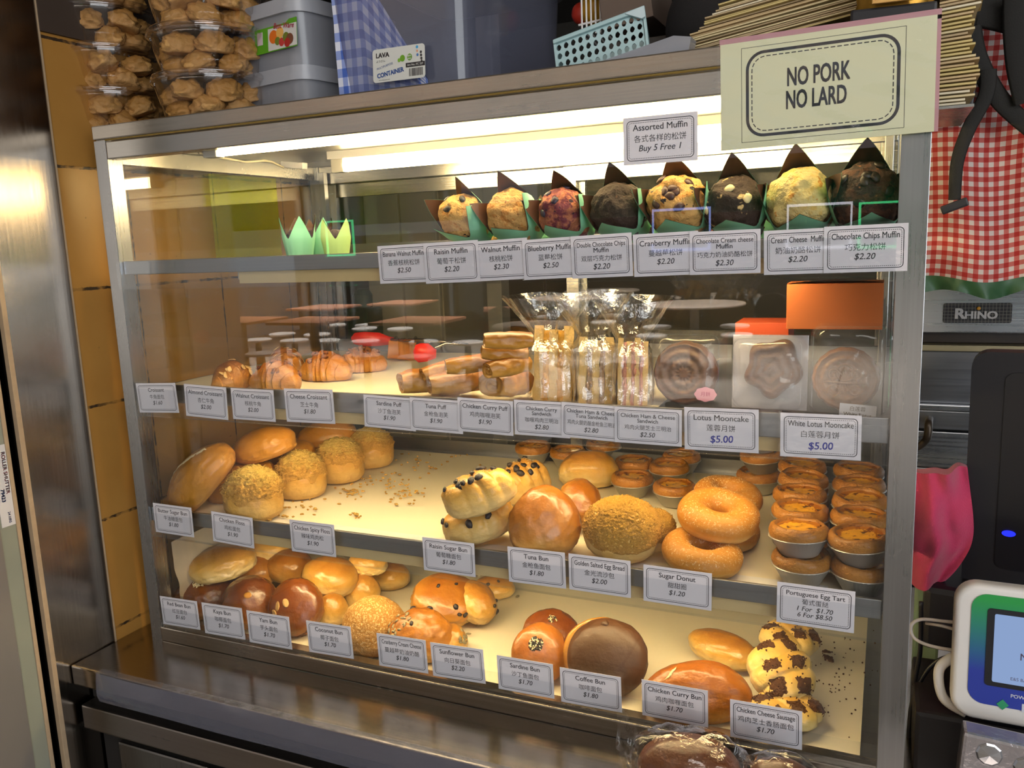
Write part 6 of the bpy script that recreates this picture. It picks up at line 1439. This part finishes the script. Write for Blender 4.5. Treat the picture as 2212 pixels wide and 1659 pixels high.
o = MB().box(-0.018, 0.018, -0.012, 0.012, 0, 0.19, 0.004, Matrix.Translation((1.285, 0.34, 0.0012))).build('pill_strip', flat('pale_green_plastic', hexc('8ea893'), 0.5), None); tag(o, 'pale green plastic box standing behind the white cable', 'box')
for k in range(4): MB().lathe([(0.0, 0.0), (0.0065, 0.0), (0.0065, 0.002), (0.0, 0.0025)], 16).build('embossed_ring', flat('pale_green_ring', hexc('9db7a2'), 0.5), o, True, (1.285, 0.3275, 0.0012 + 0.12 + 0.018 * k), (PI / 2, 0, 0))
# rack of foil-wrapped packs at the lower right
o = MB().box(0, 0.25, 0, 0.03, -0.09, 0.0, 0.004).build('holographic_pack', flat('holographic_foil', hexc('b9b2b4'), 0.22, 0.6, bump=0.8, bscale=60), None, False, (at(2082, 1582, 1, -0.02).x, -0.02, at(2082, 1582, 1, -0.02).z), (0, 0.06, 0)); tag(o, 'silver holographic poster strip lettered SPECIAL at the lower right', 'poster')
q = MB(); letter(q, 'SPECIAL', 0.032, -0.055, 0.012, None, 0.01, 0, 0, 'C', Matrix.Translation((0, -0.0006, 0))); q.build('printed_text', INK, o)
for k, x in enumerate((0.028, 0.066)): MB().lathe([(0.0, 0.003), (0.012, 0.0015), (0.014, 0.0)], 10).build('foil_badge', flat('silver_badge', hexc('d5d5da'), 0.15, 0.9), o, False, (x, -0.0003, -0.02 - 0.006 * k), (PI / 2, 0, 0))
# bagged brown buns on the counter in front of the cabinet, cut by the frame
BAGGED = crust('bagged_bun_crust', '9a5a2a', '6e3a1c', '522812', (0.05, 0.4, 0.9), 0.4, 0.5, 0.4)
for k, (cx, cy, rp, lab) in enumerate(((1492, 1662, 112, 'dark brown bun in a clear bag, the larger one on the counter before the cabinet'), (1690, 1685, 70, 'dark brown bun in a clear bag, the smaller one on the counter before the cabinet'))):
    P = at(cx, cy, 1, -0.075); r = rp * mpp(P); P.z = max(P.z, 0.001 + r * 0.30); s = shape(r, min(r * 0.75, 0.048), r * 0.62, 140.0 + k, 0.5, 0.05)
    o = dough(s, 4).build('bagged_bun', BAGGED, None, True); put(o, P, (0, 0, 0)); tag(o, lab, 'bun')
    s2 = shape(r * 1.22, min(r * 0.9, 0.056), r * 0.78, 150.0 + k, 0.42, 0.16, 3.0); mb = dough(s2, 4)
    for v in mb.b.verts: v.co *= 1 + 0.05 * noise.noise(v.co * 60)
    mb.grid(lambda u, v, r=r: (-r * (1.05 + 0.42 * u) , 0.012 * noise.noise(Vector((u * 5, v * 4, k))), r * (0.1 + 0.75 * (v - 0.3) * (1 + u))), 10, 10)
    o = mb.build('clear_bag', glassy('bag_film', gain=1.6, rough=0.05, crumple=0.35, cscale=26), None, True); put(o, P); tag(o, 'clear crinkled bag round the %s brown bun on the counter' % ('larger', 'smaller')[k], 'bag')

# ------------------------------------------------------------------ the kitchen behind the cabinet
def locker(label, x0, x1, y, h, m, seed):
    t = thing('kitchen_cabinet', label, 'cabinet', (x0, y, FLOOR)); w = x1 - x0
    MB().box(0, w, 0.02, 0.5, 0.06, h, 0.004).build('cabinet_body', m, t); MB().box(0.02, w - 0.02, 0.05, 0.48, 0, 0.06).build('plinth', DARK, t)
    for k in range(2):
        d = MB().box(0.004 + w / 2 * k, w / 2 * (k + 1) - 0.004, 0, 0.0195, 0.08, h - 0.02, 0.003).build('door', m, t)
        MB().tube([(w / 2 + (k - 0.5) * 0.08, 0, h * 0.55), (w / 2 + (k - 0.5) * 0.08, -0.03, h * 0.56), (w / 2 + (k - 0.5) * 0.08, -0.03, h * 0.66), (w / 2 + (k - 0.5) * 0.08, 0, h * 0.67)], 0.006, 8).build('handle', STEEL, d)
    return t
kx = lambda px, y: at(px, 700, 1, y).x
locker('beige metal kitchen cabinet behind the display cabinet, seen through its back doors', kx(800, 1.5), kx(955, 1.5), 1.5, 1.75, flat('beige_locker', hexc('a39a86'), 0.5), 1)
locker('dark brown kitchen cabinet behind the display cabinet, seen through its back doors', kx(985, 2.05), kx(1180, 2.05), 2.05, 2.1, flat('dark_locker', hexc('332a24'), 0.5), 2)
tag(MB().box(kx(1054, 1.3), kx(1086, 1.3), 1.3, 1.36, FLOOR, 1.7, 0.004).build('column', flat('grey_column', hexc('8d8985'), 0.5), None), 'thin grey steel column in the kitchen behind the cabinet', 'column')
tag(MB().box(kx(745, 1.2), kx(792, 1.2), 1.2, 1.3, FLOOR, 0.50, 0.01).lathe([(0.03, 0.50), (0.032, 0.54), (0.02, 0.56), (0, 0.56)], 20, ((kx(745, 1.2) + kx(792, 1.2)) / 2, 1.25, 0), None, False).build('green_canister', flat('dark_green_tin', hexc('1e3b26'), 0.4), None), 'dark green canister in the kitchen behind the red tongs', 'canister')
# wire rack with fruit and a cardboard carton, high behind the aqua basket
t = thing('wire_rack', 'white wire rack high behind the aqua basket', 'rack', at(1250, 60, 1, 0.36)); a = Vector(t.location); wr = MB()
for k in range(6): p = at(1256 + 10 * k, 0, 1, 0.36) - a; wr.tube([(p.x, 0, 0.10), (p.x, 0, -0.012), (p.x, 0.06, -0.02)], 0.0016, 6)
for z in (0.004, 0.05): wr.tube([(0, 0.0, z), (at(1310, 0, 1, 0.36).x - a.x, 0.0, z + 0.004)], 0.0018, 6)
wr.build('wires', WHITEP, t)
for px, py, r, cc, lab in ((1284, 22, 0.024, 'd9a020', 'yellow'), (1256, 30, 0.017, 'b8301c', 'red')):
    p = at(px, py, 1, 0.40); o = MB().blob((0, 0, 0), (r, r, r * 1.1), 2, 0.05, 3).build('fruit', flat('fruit_skin_' + lab, hexc(cc), 0.45), None, True, p); tag(o, 'round %s fruit in the white wire rack' % lab, 'fruit')
p = at(1302, 66, 1, 0.34); q2 = at(1412, 0, 1, 0.34)
o = MB().box(0, q2.x - p.x, 0, 0.16, 0, 0.16, 0.002, Matrix.Rotation(-0.13, 4, 'Y')).build('cardboard_box', flat('brown_card', hexc('6b5a4e'), 0.8), None, False, (p.x, 0.34, p.z)); tag(o, 'grey brown cardboard box behind the aqua basket', 'box')
tag(MB().box(0.78, 0.945, 0.33, 0.58, ZT, p.z - 0.022, 0.003).build('storage_tray', flat('dark_tray', hexc('3a342f'), 0.6), None), 'low dark tray on the cabinet top behind the aqua basket', 'tray')

# ------------------------------------------------------------------ the food court behind the viewer, seen mirrored in the cabinet glass
SEAT = flat('white_seat', hexc('e8e4de'), 0.4); POLE = flat('grey_pole', hexc('8a8680'), 0.4, 0.3); TOPM = flat('orange_table', hexc('c98a68'), 0.35); RTOP = flat('beige_table', hexc('cbb8a6'), 0.3)
def mirror(px, py, z): p = at(px, py, 2, z); return Vector((p.x, -p.y, FLOOR))
stool0 = thing('stool', 'round white food court stool on a grey post, seen in the glass', 'stool', (0, 0, FLOOR), group='food court stools')
MB().lathe([(0.0, 0.43), (0.15, 0.43), (0.165, 0.44), (0.165, 0.455), (0.15, 0.462), (0, 0.462)], 28, (0, 0, 0), None, False).build('seat', SEAT, stool0, True)
MB().lathe([(0.13, 0.0), (0.12, 0.015), (0.04, 0.03), (0.035, 0.43)], 20, (0, 0, 0), None, False).build('post', POLE, stool0, True)
kids = KIDS(stool0); first = [True]
def stool(p):
    if first[0]: stool0.location = p; first[0] = False; return
    c = stool0.copy(); COL.objects.link(c); c.location = p
    for k in kids: d = k.copy(); COL.objects.link(d); d.parent = c
def table(p, w, d, rnd_, lab):
    t = thing('court_table', lab, 'table', p, (0, 0, 0), 'food court tables')
    if rnd_: MB().lathe([(0, 0.725), (w / 2, 0.725), (w / 2 + 0.01, 0.735), (w / 2, 0.75), (0, 0.75)], 40, (0, 0, 0), None, False).build('table_top', RTOP, t, True)
    else: MB().box(-w / 2, w / 2, -d / 2, d / 2, 0.72, 0.75, 0.008).build('table_top', TOPM, t)
    MB().lathe([(0.22, 0), (0.2, 0.02), (0.05, 0.05), (0.05, 0.72)], 20, (0, 0, 0), None, False).build('table_post', POLE, t, True)
T = [((520, 690), 0.75, False), ((676, 690), 0.72, False), ((902, 690), 0.75, False), ((870, 652), 0.7, False), ((700, 662), 0.7, False)]
for (px, py), w, r in T:
    c = mirror(px, py, -0.05); table(c, w, 0.7, r, 'orange food court table mirrored in the cabinet glass')
    for dx, dy in ((-0.27, 0.55), (0.27, 0.55), (-0.27, -0.55), (0.27, -0.55)): stool(c + Vector((dx, dy, 0)))
for (px, py), w in (((1322, 795), 0.34), ((1500, 655), 0.9), ((1240, 640), 0.9), ((1150, 700), 0.6)):
    c = mirror(px, py, -0.05); c.y = min(c.y, -2.2); table(c, w * 1.2, w, True, 'round beige food court table mirrored in the cabinet glass')
    for k in range(4): a = k * PI / 2 + 0.6; stool(c + Vector((0.62 * math.cos(a), 0.62 * math.sin(a), 0)))
GRN = flat('green_board', hexc('157a52'), 0.5)
o = MB().box(-4.66, -1.95, -5.1, -5.0, 0.88, 1.235).build('fascia_board', GRN, None); tag(o, 'long green fascia board of the stall opposite, mirrored in the glass', 'signboard')
o = MB().box(-1.25, 3.5, -5.1, -5.0, 0.84, 1.20).build('fascia_board', GRN, None); tag(o, 'second green fascia board of the stalls opposite, mirrored in the glass', 'signboard')
o = MB().box(-4.8, 4.0, -6.6, -6.2, FLOOR, 1.3).build('opposite_stall', flat('opposite_stall_dark', hexc('4a4038'), 0.7), None); tag(o, 'dark stall block opposite the cabinet, mirrored in the glass', 'stall'); o.location.y = -5.0
for k, (px0, px1, col) in enumerate(((1410, 1533, (0.35, 0.45, 1.0)), (1702, 1840, (0.9, 0.9, 1.0)), (1858, 1945, (0.1, 1.0, 0.35)), (703, 760, (0.1, 1.0, 0.35)))):
    a, b = at(px0, 455 - (px0 - 1410) * 0.035, 1, 4.9), at(px1, 453 - (px1 - 1410) * 0.035, 1, 4.9); w_ = b.x - a.x
    mb = MB(); pts = [(a.x, -4.9, a.z - 0.28), (a.x, -4.9, a.z), (b.x, -4.9, a.z), (b.x, -4.9, a.z - 0.28)]; mb.tube(pts, 0.012, 6, True)
    o = mb.build('neon_frame', glow('neon_%d' % k, col, 5.0), None); tag(o, 'glowing %s light frame on the stall opposite, mirrored in the glass' % ('blue', 'white', 'right green', 'left green')[k], 'neon light')
